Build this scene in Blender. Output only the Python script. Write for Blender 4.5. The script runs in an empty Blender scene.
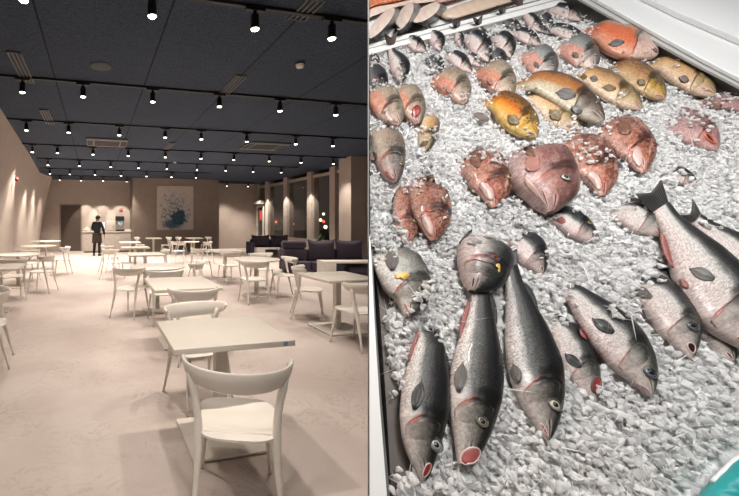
import bpy, bmesh, math, random
import numpy as np
from mathutils import Vector, Matrix, Euler
from mathutils.bvhtree import BVHTree
random.seed(7)
rng = np.random.default_rng(11)
SC = bpy.context.scene
COL = SC.collection
PI = math.pi
# ------------------------------------------------------------------ camera
F, PX, PY, EYE = 377.0, 184.0, 221.0, 1.52
W_, H_ = 739, 496
cam_d = bpy.data.cameras.new('camera')
cam = bpy.data.objects.new('camera', cam_d)
COL.objects.link(cam)
cam.location = (0, 0, EYE)
cam.rotation_euler = (PI / 2, 0, 0)
cam_d.sensor_width = 36
cam_d.lens = 36 * F / W_
cam_d.shift_x = (W_ / 2 - PX) / W_
cam_d.shift_y = -(H_ / 2 - PY) / W_
cam_d.clip_start = 0.02
cam_d.clip_end = 300
SC.camera = cam
vs = SC.view_settings
vs.view_transform = 'Standard'
vs.look = 'None'
vs.gamma = 1
vs.use_curve_mapping = False
vs.exposure = 0.0


def pix(x, y, D):
    return Vector(((x - PX) / F * D, D, EYE - (y - PY) / F * D))


def pixz(x, y, z):
    return pix(x, y, (EYE - z) * F / (y - PY))


def proj(p):
    return (PX + p[0] / p[1] * F, PY - (p[2] - EYE) / p[1] * F)


YAW = math.atan(88 / 377.0)
CY, SY = math.cos(YAW), math.sin(YAW)


def RS(r, s, z=0.0):
    return Vector((r * CY - s * SY, r * SY + s * CY, z))


def toRS(p):
    return (p[0] * CY + p[1] * SY, -p[0] * SY + p[1] * CY)


# ------------------------------------------------------------------ materials
class NT:
    def __init__(self, name):
        self.m = bpy.data.materials.new(name)
        self.m.use_nodes = True
        self.t = self.m.node_tree
        self.t.nodes.clear()
        self.out = self.n('ShaderNodeOutputMaterial')

    def n(self, typ, **kw):
        nd = self.t.nodes.new(typ)
        for k, v in kw.items():
            setattr(nd, k, v)
        return nd

    def put(self, sock, v):
        if isinstance(v, bpy.types.NodeSocket):
            self.t.links.new(v, sock)
        elif v is not None:
            if sock.type == 'RGBA' and len(v) == 3:
                v = (*v, 1)
            sock.default_value = v

    def math(self, op, a, b=None, c=None, clamp=False):
        nd = self.n('ShaderNodeMath', operation=op, use_clamp=clamp)
        self.put(nd.inputs[0], a)
        if b is not None:
            self.put(nd.inputs[1], b)
        if c is not None:
            self.put(nd.inputs[2], c)
        return nd.outputs[0]

    def mix(self, f, a, b, blend='MIX'):
        nd = self.n('ShaderNodeMix', data_type='RGBA', blend_type=blend)
        self.put(nd.inputs[0], f)
        self.put(nd.inputs[6], a)
        self.put(nd.inputs[7], b)
        return nd.outputs[2]

    def rng(self, v, a, b, c=0.0, d=1.0, smooth=False):
        nd = self.n('ShaderNodeMapRange')
        if smooth:
            nd.interpolation_type = 'SMOOTHSTEP'
        self.put(nd.inputs[0], v)
        for i, q in enumerate((a, b, c, d)):
            self.put(nd.inputs[i + 1], q)
        return nd.outputs[0]

    def ramp(self, f, stops):
        nd = self.n('ShaderNodeValToRGB')
        cr = nd.color_ramp
        while len(cr.elements) < len(stops):
            cr.elements.new(0.5)
        for e, (p, c) in zip(cr.elements, stops):
            e.position = p
            e.color = (*c, 1)
        self.put(nd.inputs[0], f)
        return nd.outputs[0]

    def noise(self, vec, scale, detail=3, rough=0.5, dist=0.0):
        nd = self.n('ShaderNodeTexNoise')
        self.put(nd.inputs['Vector'], vec)
        nd.inputs['Scale'].default_value = scale
        nd.inputs['Detail'].default_value = detail
        nd.inputs['Roughness'].default_value = rough
        nd.inputs['Distortion'].default_value = dist
        return nd.outputs[0]

    def voro(self, vec, scale, feature='F1'):
        nd = self.n('ShaderNodeTexVoronoi', feature=feature)
        self.put(nd.inputs['Vector'], vec)
        nd.inputs['Scale'].default_value = scale
        return nd.outputs['Distance']

    def obj(self):
        return self.n('ShaderNodeTexCoord').outputs['Object']

    def bump(self, h, strength=0.3, dist=0.01):
        nd = self.n('ShaderNodeBump')
        nd.inputs['Strength'].default_value = strength
        nd.inputs['Distance'].default_value = dist
        self.put(nd.inputs['Height'], h)
        return nd.outputs[0]

    def bsdf(self, color, rough=0.5, metal=0.0, normal=None, emit=None, estr=0.0, **kw):
        b = self.n('ShaderNodeBsdfPrincipled')
        self.put(b.inputs['Base Color'], color)
        self.put(b.inputs['Roughness'], rough)
        self.put(b.inputs['Metallic'], metal)
        if normal is not None:
            self.put(b.inputs['Normal'], normal)
        if emit is not None:
            self.put(b.inputs['Emission Color'], emit)
            b.inputs['Emission Strength'].default_value = estr
        for k, v in kw.items():
            self.put(b.inputs[k.replace('_', ' ')], v)
        self.t.links.new(b.outputs[0], self.out.inputs[0])
        return b


M = {}


def simple(name, col, rough=0.5, metal=0.0, var=0.06, scale=8, bump=0.0, **kw):
    k = NT(name)
    o = k.obj()
    nz = k.noise(o, scale, 4)
    c = k.mix(k.rng(nz, 0.3, 0.7), [q * (1 - var) for q in col], [min(1, q * (1 + var)) for q in col])
    nm = k.bump(nz, bump, 0.01) if bump else None
    k.bsdf(c, rough, metal, nm, **kw)
    M[name] = k.m
    return k.m


def emit(name, col, strength):
    k = NT(name)
    k.bsdf((0.8, 0.8, 0.8), 0.4, emit=col, estr=strength)
    M[name] = k.m


simple('plaster', (0.45, 0.385, 0.335), 0.85, var=0.05, scale=3)
simple('plaster_dark', (0.265, 0.215, 0.18), 0.85, var=0.06, scale=3)
simple('white_plastic', (0.74, 0.70, 0.64), 0.42, var=0.02)
simple('white_laminate', (0.66, 0.615, 0.555), 0.30, var=0.02)
simple('white_steel', (0.62, 0.58, 0.53), 0.4, var=0.03)
simple('rubber_black', (0.015, 0.015, 0.016), 0.6)
simple('black_metal', (0.012, 0.012, 0.013), 0.45)
simple('speaker_grey', (0.065, 0.072, 0.085), 0.7)
simple('vent_grey', (0.11, 0.115, 0.125), 0.5)
simple('vent_dark', (0.02, 0.02, 0.02), 0.7)
simple('purple_fabric', (0.042, 0.033, 0.050), 0.95, var=0.25, scale=40, bump=0.25)
simple('purple_fabric_cushion', (0.058, 0.045, 0.066), 0.95, var=0.25, scale=40, bump=0.25)
simple('door_brown', (0.085, 0.062, 0.05), 0.6)
simple('counter_white', (0.52, 0.47, 0.42), 0.45)
simple('machine_silver', (0.42, 0.40, 0.37), 0.3, 0.4)
simple('bread', (0.70, 0.60, 0.48), 0.7)
simple('plant_green', (0.06, 0.14, 0.03), 0.6, var=0.4)
simple('alarm_red', (0.35, 0.02, 0.02), 0.4)
simple('skin', (0.42, 0.22, 0.15), 0.6)
simple('hair_brown', (0.06, 0.022, 0.012), 0.7)
simple('cloth_black', (0.008, 0.008, 0.011), 0.9)
simple('cloth_white', (0.6, 0.58, 0.55), 0.9)
simple('cloth_brown', (0.03, 0.018, 0.015), 0.9)
simple('leather_black', (0.008, 0.008, 0.008), 0.4)
simple('asphalt', (0.02, 0.018, 0.017), 0.9)
simple('sticker_blue', (0.20, 0.33, 0.42), 0.4)
simple('awning_white', (0.55, 0.52, 0.48), 0.6)
simple('red_panel', (0.40, 0.06, 0.04), 0.6)
emit('lamp_glow', (1, 0.86, 0.70), 14)
emit('screen_glow', (0.55, 0.75, 0.9), 0.5)
emit('street_white', (1, 0.85, 0.6), 4)
emit('street_red', (1, 0.12, 0.05), 3)
emit('machine_glow', (0.4, 0.7, 0.9), 0.35)


def floor_mat():
    k = NT('floor_marble')
    o = k.obj()
    n1 = k.noise(o, 1.1, 5, 0.6, 0.6)
    base = k.mix(k.rng(n1, 0.35, 0.65), (0.44, 0.375, 0.345), (0.52, 0.46, 0.43))
    n2 = k.noise(o, 3.2, 6, 0.62, 2.2)
    vein = k.math('ABSOLUTE', k.math('SUBTRACT', n2, 0.5))
    vf = k.rng(vein, 0.0, 0.022, 1, 0)
    n3 = k.noise(o, 1.7, 3)
    vf = k.math('MULTIPLY', vf, k.rng(n3, 0.40, 0.65, 0.05, 0.6))
    c = k.mix(vf, base, (0.27, 0.20, 0.155))
    k.bsdf(c, k.rng(n1, 0.3, 0.7, 0.42, 0.55), Specular_IOR_Level=0.35)
    M['floor'] = k.m


floor_mat()


def ceiling_mat():
    k = NT('ceiling_fibre')
    o = k.obj()
    mp = k.n('ShaderNodeMapping')
    k.put(mp.inputs['Vector'], o)
    mp.inputs['Scale'].default_value = (6, 40, 6)
    n1 = k.noise(mp.outputs[0], 3.5, 5, 0.7)
    n2 = k.noise(o, 55, 3, 0.7)
    a = k.math('MULTIPLY', n1, n2)
    c = k.mix(k.rng(a, 0.15, 0.36), (0.022, 0.031, 0.048), (0.085, 0.110, 0.155))
    sep = k.n('ShaderNodeSeparateXYZ')
    k.put(sep.inputs[0], o)
    ph = k.math('FRACT', k.math('ADD', k.math('DIVIDE', k.math('ADD', sep.outputs[0], 0.58), 1.3), 20.0))
    d = k.math('ABSOLUTE', k.math('SUBTRACT', ph, 0.5))
    seam = k.rng(d, 0.490, 0.496, 0, 0.85)
    c = k.mix(seam, c, (0.006, 0.006, 0.007))
    k.bsdf(c, 0.9, normal=k.bump(a, 0.4, 0.01), Specular_IOR_Level=0.2)
    M['ceiling'] = k.m


ceiling_mat()


def glass_mat():
    k = NT('window_glass')
    tr = k.n('ShaderNodeBsdfTransparent')
    tr.inputs[0].default_value = (0.80, 0.80, 0.80, 1)
    gl = k.n('ShaderNodeBsdfGlossy')
    gl.inputs['Roughness'].default_value = 0.02
    fr = k.n('ShaderNodeFresnel')
    fr.inputs[0].default_value = 1.5
    mx = k.n('ShaderNodeMixShader')
    geo = k.n('ShaderNodeNewGeometry')
    k.t.links.new(k.math('MULTIPLY', k.math('ADD', fr.outputs[0], 0.02), k.math('SUBTRACT', 1.0, geo.outputs['Backfacing'])), mx.inputs[0])
    k.t.links.new(tr.outputs[0], mx.inputs[1])
    k.t.links.new(gl.outputs[0], mx.inputs[2])
    k.t.links.new(mx.outputs[0], k.out.inputs[0])
    M['glass'] = k.m


glass_mat()


def painting_mat():
    k = NT('canvas_splash')
    uvn = k.n('ShaderNodeUVMap')
    uv = uvn.outputs[0]
    sep = k.n('ShaderNodeSeparateXYZ')
    k.put(sep.inputs[0], uv)
    u, v = sep.outputs[0], sep.outputs[1]

    def dist(cx, cy, sx, sy):
        a = k.math('POWER', k.math('DIVIDE', k.math('SUBTRACT', u, cx), sx), 2.0)
        b = k.math('POWER', k.math('DIVIDE', k.math('SUBTRACT', v, cy), sy), 2.0)
        return k.math('SQRT', k.math('ADD', a, b))
    n = k.noise(uv, 6, 5, 0.65, 1.0)
    n2 = k.noise(uv, 16, 4, 0.7, 0.6)
    d1 = k.math('ADD', dist(0.58, 0.27, 0.24, 0.20), k.math('MULTIPLY', k.math('SUBTRACT', n, 0.5), 1.6))
    core = k.rng(d1, 0.75, 1.0, 1, 0)
    d2 = k.math('ADD', dist(0.48, 0.40, 0.42, 0.50), k.math('MULTIPLY', k.math('SUBTRACT', n, 0.5), 2.5))
    wide = k.math('MULTIPLY', k.rng(d2, 0.6, 1.1, 1, 0), k.rng(n2, 0.46, 0.56, 0, 0.95))
    d3 = k.math('ADD', dist(0.42, 0.12, 0.3, 0.12), k.math('MULTIPLY', k.math('SUBTRACT', n2, 0.5), 2.2))
    low = k.rng(d3, 0.6, 1.0, 0.9, 0)
    ink = k.mix(k.rng(n2, 0.35, 0.65), (0.012, 0.03, 0.055), (0.035, 0.10, 0.15))
    c = k.mix(wide, (0.50, 0.44, 0.40), (0.10, 0.16, 0.22))
    c = k.mix(low, c, (0.03, 0.08, 0.13))
    c = k.mix(core, c, ink)
    k.bsdf(c, 0.8)
    M['painting'] = k.m


painting_mat()


# ------------------------------------------------------------------ mesh builder
class MB:
    def __init__(s):
        s.v, s.f, s.sm, s.uv = [], [], [], {}

    def add(s, vs_, fs, smooth=False):
        b = len(s.v)
        s.v += [tuple(q) for q in vs_]
        for f in fs:
            s.f.append(tuple(i + b for i in f))
            s.sm.append(smooth)
        return s

    def box(s, lo, hi, mat=None):
        x0, y0, z0 = lo
        x1, y1, z1 = hi
        p = [Vector(q) for q in ((x0, y0, z0), (x1, y0, z0), (x1, y1, z0), (x0, y1, z0), (x0, y0, z1), (x1, y0, z1), (x1, y1, z1), (x0, y1, z1))]
        if mat is not None:
            p = [mat @ q for q in p]
        return s.add(p, [(0, 3, 2, 1), (4, 5, 6, 7), (0, 1, 5, 4), (1, 2, 6, 5), (2, 3, 7, 6), (3, 0, 4, 7)])

    def rbox(s, lo, hi, r=0.03, seg=3, mat=None):
        bm = bmesh.new()
        bmesh.ops.create_cube(bm, size=1)
        c = [(a + b) / 2 for a, b in zip(lo, hi)]
        d = [abs(b - a) for a, b in zip(lo, hi)]
        for v in bm.verts:
            v.co = Vector((c[0] + v.co.x * d[0], c[1] + v.co.y * d[1], c[2] + v.co.z * d[2]))
        bmesh.ops.bevel(bm, geom=bm.edges[:], offset=min(r, min(d) * 0.49), segments=seg, affect='EDGES', profile=0.5)
        bm.verts.index_update()
        p = [v.co.copy() for v in bm.verts]
        if mat is not None:
            p = [mat @ q for q in p]
        s.add(p, [[v.index for v in f.verts] for f in bm.faces], True)
        bm.free()
        return s

    def tube(s, pts, rad, n=10, cap=True, squash=1.0):
        pts = [Vector(p) for p in pts]
        if not isinstance(rad, (list, tuple)):
            rad = [rad] * len(pts)
        vs_, fs = [], []
        ref = None
        for i, p in enumerate(pts):
            t = (pts[min(i + 1, len(pts) - 1)] - pts[max(i - 1, 0)]).normalized()
            if ref is None:
                ref = Vector((1, 0, 0)) if abs(t.x) < 0.8 else Vector((0, 1, 0))
            a = (ref - t * ref.dot(t)).normalized()
            b = t.cross(a)
            ref = a
            for k in range(n):
                an = 2 * PI * k / n
                vs_.append(p + a * math.cos(an) * rad[i] + b * math.sin(an) * rad[i] * squash)
        for i in range(len(pts) - 1):
            for k in range(n):
                k2 = (k + 1) % n
                fs.append((i * n + k, i * n + k2, (i + 1) * n + k2, (i + 1) * n + k))
        if cap:
            fs.append(tuple(range(n - 1, -1, -1)))
            fs.append(tuple((len(pts) - 1) * n + k for k in range(n)))
        return s.add(vs_, fs, True)

    def lathe(s, prof, c=(0, 0, 0), n=24, mat=None):
        vs_, fs = [], []
        for r, z in prof:
            for k in range(n):
                a = 2 * PI * k / n
                q = Vector((r * math.cos(a), r * math.sin(a), z))
                if mat is not None:
                    q = mat @ q
                vs_.append(q + Vector(c))
        for i in range(len(prof) - 1):
            for k in range(n):
                k2 = (k + 1) % n
                fs.append((i * n + k, i * n + k2, (i + 1) * n + k2, (i + 1) * n + k))
        fs.append(tuple(range(n - 1, -1, -1)))
        fs.append(tuple((len(prof) - 1) * n + k for k in range(n)))
        return s.add(vs_, fs, True)

    def prism(s, poly, z0, z1):
        n = len(poly)
        vs_ = [(x, y, z0) for x, y in poly] + [(x, y, z1) for x, y in poly]
        fs = [tuple(range(n - 1, -1, -1)), tuple(range(n, 2 * n))]
        for i in range(n):
            j = (i + 1) % n
            fs.append((i, j, n + j, n + i))
        return s.add(vs_, fs)

    def grid(s, rows, closed=False, smooth=True):
        n = len(rows[0])
        vs_ = [q for r in rows for q in r]
        fs = []
        for i in range(len(rows) - 1):
            for k in range(n if closed else n - 1):
                k2 = (k + 1) % n
                fs.append((i * n + k, i * n + k2, (i + 1) * n + k2, (i + 1) * n + k))
        return s.add(vs_, fs, smooth)

    def build(s, name, mat, parent=None, uvs=None, bevel=0.0, solid=0.0, recalc=True, subd=0, sharp=None):
        me = bpy.data.meshes.new(name)
        me.from_pydata(s.v, [], s.f)
        me.polygons.foreach_set('use_smooth', s.sm)
        if uvs is not None:
            ul = me.uv_layers.new(name='UVMap')
            for l in me.loops:
                ul.data[l.index].uv = uvs[l.vertex_index]
        if recalc:
            bm = bmesh.new()
            bm.from_mesh(me)
            bmesh.ops.recalc_face_normals(bm, faces=bm.faces)
            bm.to_mesh(me)
            bm.free()
        if isinstance(mat, str):
            mat = M[mat]
        me.materials.append(mat)
        o = bpy.data.objects.new(name, me)
        COL.objects.link(o)
        if parent is not None:
            o.parent = parent
        if solid:
            md = o.modifiers.new('solid', 'SOLIDIFY')
            md.thickness = solid
            md.offset = 0
        if bevel:
            md = o.modifiers.new('bevel', 'BEVEL')
            md.width = bevel
            md.segments = 2
            md.limit_method = 'ANGLE'
        if subd:
            md = o.modifiers.new('sub', 'SUBSURF')
            md.levels = subd
            md.render_levels = subd
        return o


def tag(o, label=None, cat=None, group=None, kind=None):
    if label:
        o['label'] = label
    if cat:
        o['category'] = cat
    if group:
        o['group'] = group
    if kind:
        o['kind'] = kind
    return o


def thing(name, label, cat, loc=(0, 0, 0), rz=0.0, group=None):
    o = bpy.data.objects.new(name, None)
    o.empty_display_size = 0.1
    COL.objects.link(o)
    o.location = loc
    o.rotation_euler = (0, 0, rz)
    return tag(o, label, cat, group)


def copy_tree(o, parent=None):
    c = o.copy()
    COL.objects.link(c)
    if parent is not None:
        c.parent = parent
    for ch in list(o.children):
        copy_tree(ch, c)
    return c


def struct(o):
    o['kind'] = 'structure'
    return o


ORD = ['first', 'second', 'third', 'fourth', 'fifth', 'sixth', 'seventh', 'eighth', 'ninth', 'tenth']
# ------------------------------------------------------------------ dining room shell
RM = Matrix.Rotation(YAW, 4, 'Z')
CEIL = 3.6


def room_obj(o):
    o.rotation_euler = (0, 0, YAW)
    return o


def rbx(name, lo, hi, mat, parent=None, bevel=0.0):
    """box given in room coordinates (r, s, z)"""
    o = MB().box(lo, hi).build(name, mat, parent, bevel=bevel)
    if parent is None:
        room_obj(o)
    return o


S_REC, S_PAINT = 19.8, 18.15
struct(rbx('floor', (-9, -3, -0.12), (9.3, 21, 0.0), 'floor'))
struct(rbx('ceiling', (-9, -3, CEIL), (9.6, 21, CEIL + 0.15), 'ceiling'))
# recessed back wall with a doorway opening
dx0 = toRS(pix(61.5, 230, 19.3))[0]
dx1 = toRS(pix(81, 230, 19.5))[0]
dtop = EYE + 15.5 / 377 * 19.4
mb = MB()
mb.box((-6, S_REC, 0), (dx0, S_REC + 0.2, CEIL))
mb.box((dx1, S_REC, 0), (9.3, S_REC + 0.2, CEIL))
mb.box((dx0, S_REC, dtop), (dx1, S_REC + 0.2, CEIL))
struct(room_obj(mb.build('wall_back', 'plaster')))
door = struct(rbx('door_1', (dx0, S_REC + 0.10, 0), (dx1, S_REC + 0.14, dtop), 'door_brown'))
mb = MB()
mb.box((dx0 - 0.06, S_REC - 0.025, 0), (dx0, S_REC + 0.1, dtop + 0.06))
mb.box((dx1, S_REC - 0.025, 0), (dx1 + 0.06, S_REC + 0.1, dtop + 0.06))
mb.box((dx0 - 0.06, S_REC - 0.025, dtop), (dx1 + 0.06, S_REC + 0.1, dtop + 0.06))
struct(room_obj(mb.build('trim_1', 'plaster_dark')))
# projecting painted wall
r0 = toRS(pix(133, 200, 18.0))[0]
r1 = toRS(pix(222, 200, 18.6))[0]
struct(rbx('wall_painting_side', (r0, S_PAINT, 0), (r1, S_REC, CEIL), 'plaster_dark'))

# left wall: a leaning, gently waving loft between a floor line and a ceiling line
top = [(-1.60, -3), (-1.64, 4), (-1.71, 7.46), (-1.78, 8.5), (-2.05, 13), (-2.35, 17.2), (-2.25, 17.9), (-2.02, 18.75)]
bot = [(-2.5, -3), (-2.5, 4), (-2.5, 7.46), (-2.5, 8.5), (-2.5, 13), (-2.55, 17.2), (-2.62, 18.3), (-2.72, S_REC - 0.02)]
rows = []
for k in range(15):
    f = k / 14
    e = f ** 1.6
    rows.append([RS(b[0] + (t[0] - b[0]) * e, b[1] + (t[1] - b[1]) * e, CEIL * f) for b, t in zip(bot, top)])
mb = MB()
mb.grid(rows)
back = [[q + RS(-0.25, 0) for q in r] for r in rows]
n_, m_ = len(rows), len(bot)
b0 = len(mb.v)
mb.grid(back)
mb.add([*[r[-1] for r in rows], *[r[-1] for r in back]], [(i, i + 1, n_ + i + 1, n_ + i) for i in range(n_ - 1)])
struct(mb.build('wall_left', 'plaster'))

# window wall on the right: sill wall, columns, transom, panes
RW = 8.85
struct(rbx('wall_right', (RW, -3, 0), (RW + 0.25, S_REC, 0.75), 'plaster'))
COLS = [(4.3, 0.3), (6.4, 0.3), (8.5, 0.3), (12.75, 0.34), (14.35, 0.34), (16.45, 0.34), (18.45, 0.34), (19.65, 0.25)]
for i, (s, w) in enumerate(COLS):
    o = rbx('pillar', (RW - 0.06, s - w / 2, 0), (RW + 0.3, s + w / 2, CEIL), 'plaster')
    struct(o)
zt = EYE + (221 - 182.5) / 377 * 18.3
struct(rbx('trim_2', (RW + 0.02, -3, zt - 0.06), (RW + 0.16, S_REC, zt + 0.06), 'plaster'))
for i in range(len(COLS) - 1):
    a, b = COLS[i], COLS[i + 1]
    struct(rbx('window_%d' % (i + 1), (RW + 0.08, a[0] + a[1] / 2, 0.75), (RW + 0.095, b[0] - b[1] / 2, CEIL), 'glass'))
# big square pillar close to the seam
c0 = toRS(pix(351, 156, 12.06))
struct(rbx('pillar_front', (c0[0], c0[1], 0), (RW, c0[1] + 0.62, CEIL), 'plaster'))
# small white glazed door in the last bay with a sign and a wall awning above it
ds = 19.1
t = thing('service_door', 'narrow white framed glass door in the far corner of the window wall', 'door', RS(RW - 0.10, ds), YAW)
mb = MB()
for a, b in ((-0.42, -0.34), (0.34, 0.42)):
    mb.box((-0.04, a, 0), (0.03, b, 2.35))
mb.box((-0.04, -0.42, 2.27), (0.03, 0.42, 2.35))
mb.box((-0.04, -0.42, 0), (0.03, 0.42, 0.12))
mb.build('door_frame', 'awning_white', t)
MB().box((-0.01, -0.34, 0.12), (0.0, 0.34, 2.27)).build('glass_pane', 'glass', t)
MB().box((-0.03, -0.24, 1.55), (-0.012, 0.10, 2.10)).build('notice', 'red_panel', t)
MB().tube([(-0.08, 0.27, 0.95), (-0.08, 0.27, 1.25)], 0.015).build('handle', 'black_metal', t)
t = thing('air_curtain', 'small white air curtain box above the glass door in the far corner', 'air curtain', RS(RW - 0.1, ds, 2.42), YAW)
MB().rbox((-0.22, -0.5, 0.0), (-0.005, 0.5, 0.2), 0.03).build('housing', 'awning_white', t)
MB().box((-0.20, -0.42, -0.012), (-0.1, 0.42, 0.0)).build('outlet_grille', 'vent_dark', t)

# ------------------------------------------------------------------ outside (night street)
struct(rbx('ground', (9.3, -3, -0.2), (60, 60, -0.12), 'asphalt'))
LAMPS = [(323.5, 214, 34, 'street_white'), (320.5, 220, 30, 'street_white'), (323.5, 221.5, 33, 'street_red'), (325.5, 227, 26, 'street_white'),
         (271, 217, 42, 'street_white'), (276, 222, 38, 'street_red'), (293, 224, 36, 'street_red')]
nm = ['tall lamp seen high through the window by the big pillar', 'lamp seen just below the tall one through the same window', 'red signal light beside the lamp outside the window by the big pillar',
      'lowest lamp seen through the window by the big pillar', 'pale lamp seen through the far window above the sofa', 'reddish lamp seen low through the far window above the sofa', 'red lamp seen through the middle window']
for (x, y, D, m), l in zip(LAMPS, nm):
    p = pix(x, y, D)
    t = thing('street_lamp', l, 'street lamp', (p.x, p.y, -0.12), 0, 'street lights outside the windows')
    hz = p.z + 0.12
    MB().lathe([(0.0, -0.13), (0.09, -0.09), (0.13, 0), (0.09, 0.09), (0, 0.13)], (0, 0, hz), 12).build('globe', m, t)
    MB().tube([(0, 0, 0), (0, 0, hz - 0.12)], 0.04, 8).build('pole', 'black_metal', t)

# ------------------------------------------------------------------ ceiling: tracks, spotlights, vents
ROWS = [
    ('nearest track', [(23, -4), (89, 1.5), (152, 18), (255, 30), (331, 40)]),
    ('second track from the front', [(21, 90), (83, 96), (153, 101), (219, 107), (278, 112), (333, 116)]),
    ('third track from the front', [(24, 127), (68, 130), (120, 132), (166, 136), (201, 139), (246, 141.5), (292, 145), (328, 147), (363, 150)]),
    ('fourth track from the front', [(30, 149), (56, 150), (93, 152), (129, 153.5), (166, 156), (200, 158.5), (232, 160), (265, 162), (295, 163.5), (325, 165)]),
    ('fifth track from the front', [(46, 162), (79, 164), (111, 165), (139, 166.5), (167, 168), (195, 170), (224, 170.5), (249, 172), (276, 173)]),
    ('sixth track from the front', [(48, 171), (69, 172), (95, 174), (121, 175), (146, 176), (170, 177), (193, 178)]),
    ('last track before the back wall', [(59, 178.3), (81, 179.2), (103, 180.3), (126, 181.3)]),
    ('short track by the far window corner', [(228, 184.6), (247, 185.6)]),
]
ROWS[0] = ('nearest track', [(23, 0), (152, 18), (255, 30), (331, 40)])
ZL = 3.345


def make_spot():
    t = thing('track_spotlight', 'spot', 'spotlight')
    MB().box((-0.10, -0.024, 0.195), (0.10, 0.024, 0.221)).build('track_adapter', 'black_metal', t)
    MB().tube([(0, 0, 0.21), (0, 0, 0.15)], 0.018, 8).build('stem', 'black_metal', t)
    MB().lathe([(0.030, 0.165), (0.040, 0.155), (0.042, 0.04), (0.046, 0.02), (0.041, 0.02), (0.039, 0.03)], n=18).build('can', 'black_metal', t)
    MB().lathe([(0.039, 0.026), (0.032, 0.014), (0.0, 0.010)], n=18).build('lens', 'lamp_glow', t)
    return t


spot0 = make_spot()
first = True
def bulb_data(e):
    l = bpy.data.lights.new('bulb', 'SPOT')
    l.energy = e
    l.color = (1, 0.885, 0.775)
    l.spot_size = math.radians(92)
    l.spot_blend = 0.8
    l.shadow_soft_size = 0.045
    return l


ENERGY = [132, 150, 175, 215, 265, 295, 300, 300]
SPL = [bulb_data(e) for e in ENERGY]
SP_BACK = bulb_data(80)
sp_w = bpy.data.lights.new('wall_washer_bulb', 'SPOT')
sp_w.energy = 300
sp_w.color = (1, 0.885, 0.775)
sp_w.spot_size = math.radians(46)
sp_w.spot_blend = 0.45
sp_w.shadow_soft_size = 0.03
for ri, (rn, pts) in enumerate(ROWS):
    wpts = [pixz(x, y + 1.5, ZL) for x, y in pts]
    smean = sum(toRS(p)[1] for p in wpts) / len(wpts)
    rs = [toRS(p)[0] for p in wpts]
    hi_r = max(rs) + 0.7
    lo_r = min(rs) - 0.35
    if rn.startswith('nearest'):
        hi_r, lo_r = 3.2, -1.5
    if rn.startswith('second'):
        hi_r = 4.9
    lo_r = max(lo_r, -2.1)
    if rn.startswith('short'):
        hi_r -= 0.4
    tr = thing('track_rail', 'slim black ceiling rail of the ' + rn, 'light track', RS(0, 0, 0), YAW, 'ceiling light tracks')
    MB().box((lo_r, smean - 0.02, ZL + 0.222), (hi_r, smean + 0.02, CEIL - 0.002)).build('channel', 'black_metal', tr)
    for e in (lo_r, hi_r):
        MB().box((e - 0.012, smean - 0.023, ZL + 0.219), (e + 0.012, smean + 0.023, CEIL - 0.002)).build('end_cap', 'black_metal', tr)
    for i, r in enumerate(rs):
        o = spot0 if first else copy_tree(spot0)
        first = False
        o.location = RS(r, smean, ZL)
        o.rotation_euler = (0, 0, YAW)
        if i == 0:
            which = 'leftmost'
        elif i == len(rs) - 1:
            which = 'rightmost'
        else:
            which = ORD[i] + ' from the left,'
        tag(o, 'black ceiling spotlight, %s on the %s' % (which, rn), 'spotlight', 'track spotlights')
        lo_ = bpy.data.objects.new('bulb', SPL[ri])
        COL.objects.link(lo_)
        lo_.location = RS(r, smean, ZL - 0.03)
        lo_.rotation_euler = (math.radians(random.uniform(-6, 6)), math.radians(random.uniform(-6, 6)), 0)
    if not rn.startswith(('nearest', 'last', 'short')):
        # the head nearest the wall is also turned towards it
        lo_ = bpy.data.objects.new('bulb', sp_w)
        COL.objects.link(lo_)
        p = RS(rs[0], smean, ZL - 0.03)
        lo_.location = p
        tgt = RS(-2.45, smean + 0.5, 0.9)
        lo_.rotation_euler = (tgt - p).to_track_quat('-Z', 'Y').to_euler()
# unseen bulbs added behind the viewpoint to brighten the near floor, without tracks
for s_ in (0.9, -1.6):
    for r_ in (-1.6, -0.5, 0.4):
        lo_ = bpy.data.objects.new('bulb', SP_BACK)
        COL.objects.link(lo_)
        lo_.location = RS(r_, s_, ZL - 0.03)
for r_, s_, tr_, ts_ in ((8.2, 13.7, RW, 14.35), (8.2, 15.9, RW, 16.45), (8.2, 17.9, RW, 18.45)):
    lo_ = bpy.data.objects.new('bulb', sp_w)
    COL.objects.link(lo_)
    p = RS(r_, s_, ZL - 0.03)
    lo_.location = p
    lo_.rotation_euler = (RS(tr_, ts_, 1.6) - p).to_track_quat('-Z', 'Y').to_euler()
for x in (84, 103, 124):
    lo_ = bpy.data.objects.new('bulb', sp_w)
    COL.objects.link(lo_)
    p = pixz(x, 180.5, ZL)
    p = RS(toRS(p)[0], 18.55, ZL - 0.03)
    lo_.location = p
    tgt = RS(toRS(p)[0], S_REC, 1.2)
    lo_.rotation_euler = (tgt - p).to_track_quat('-Z', 'Y').to_euler()


def slot_vent(x0, y0, x1, y1, half, label):
    a = toRS(pixz(x0, y0, CEIL - 0.02))
    b = toRS(pixz(x1, y1, CEIL - 0.02))
    r = (a[0] + b[0]) / 2
    s0, s1 = sorted((a[1], b[1]))
    t = thing('slot_vent', label, 'vent', RS(r, (s0 + s1) / 2, CEIL), YAW, 'linear ceiling vents')
    L = (s1 - s0) / 2
    mb = MB()
    for k in (-1, -0.33, 0.33, 1):
        mb.box((k * half - 0.011, -L, -0.02), (k * half + 0.011, L, -0.002))
    for e in (-L, L - 0.02):
        mb.box((-half, e, -0.02), (half, e + 0.02, -0.002))
    mb.build('frame', 'vent_grey', t)
    MB().box((-half, -L, -0.008), (half, L, -0.001)).build('slot', 'vent_dark', t)


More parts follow.
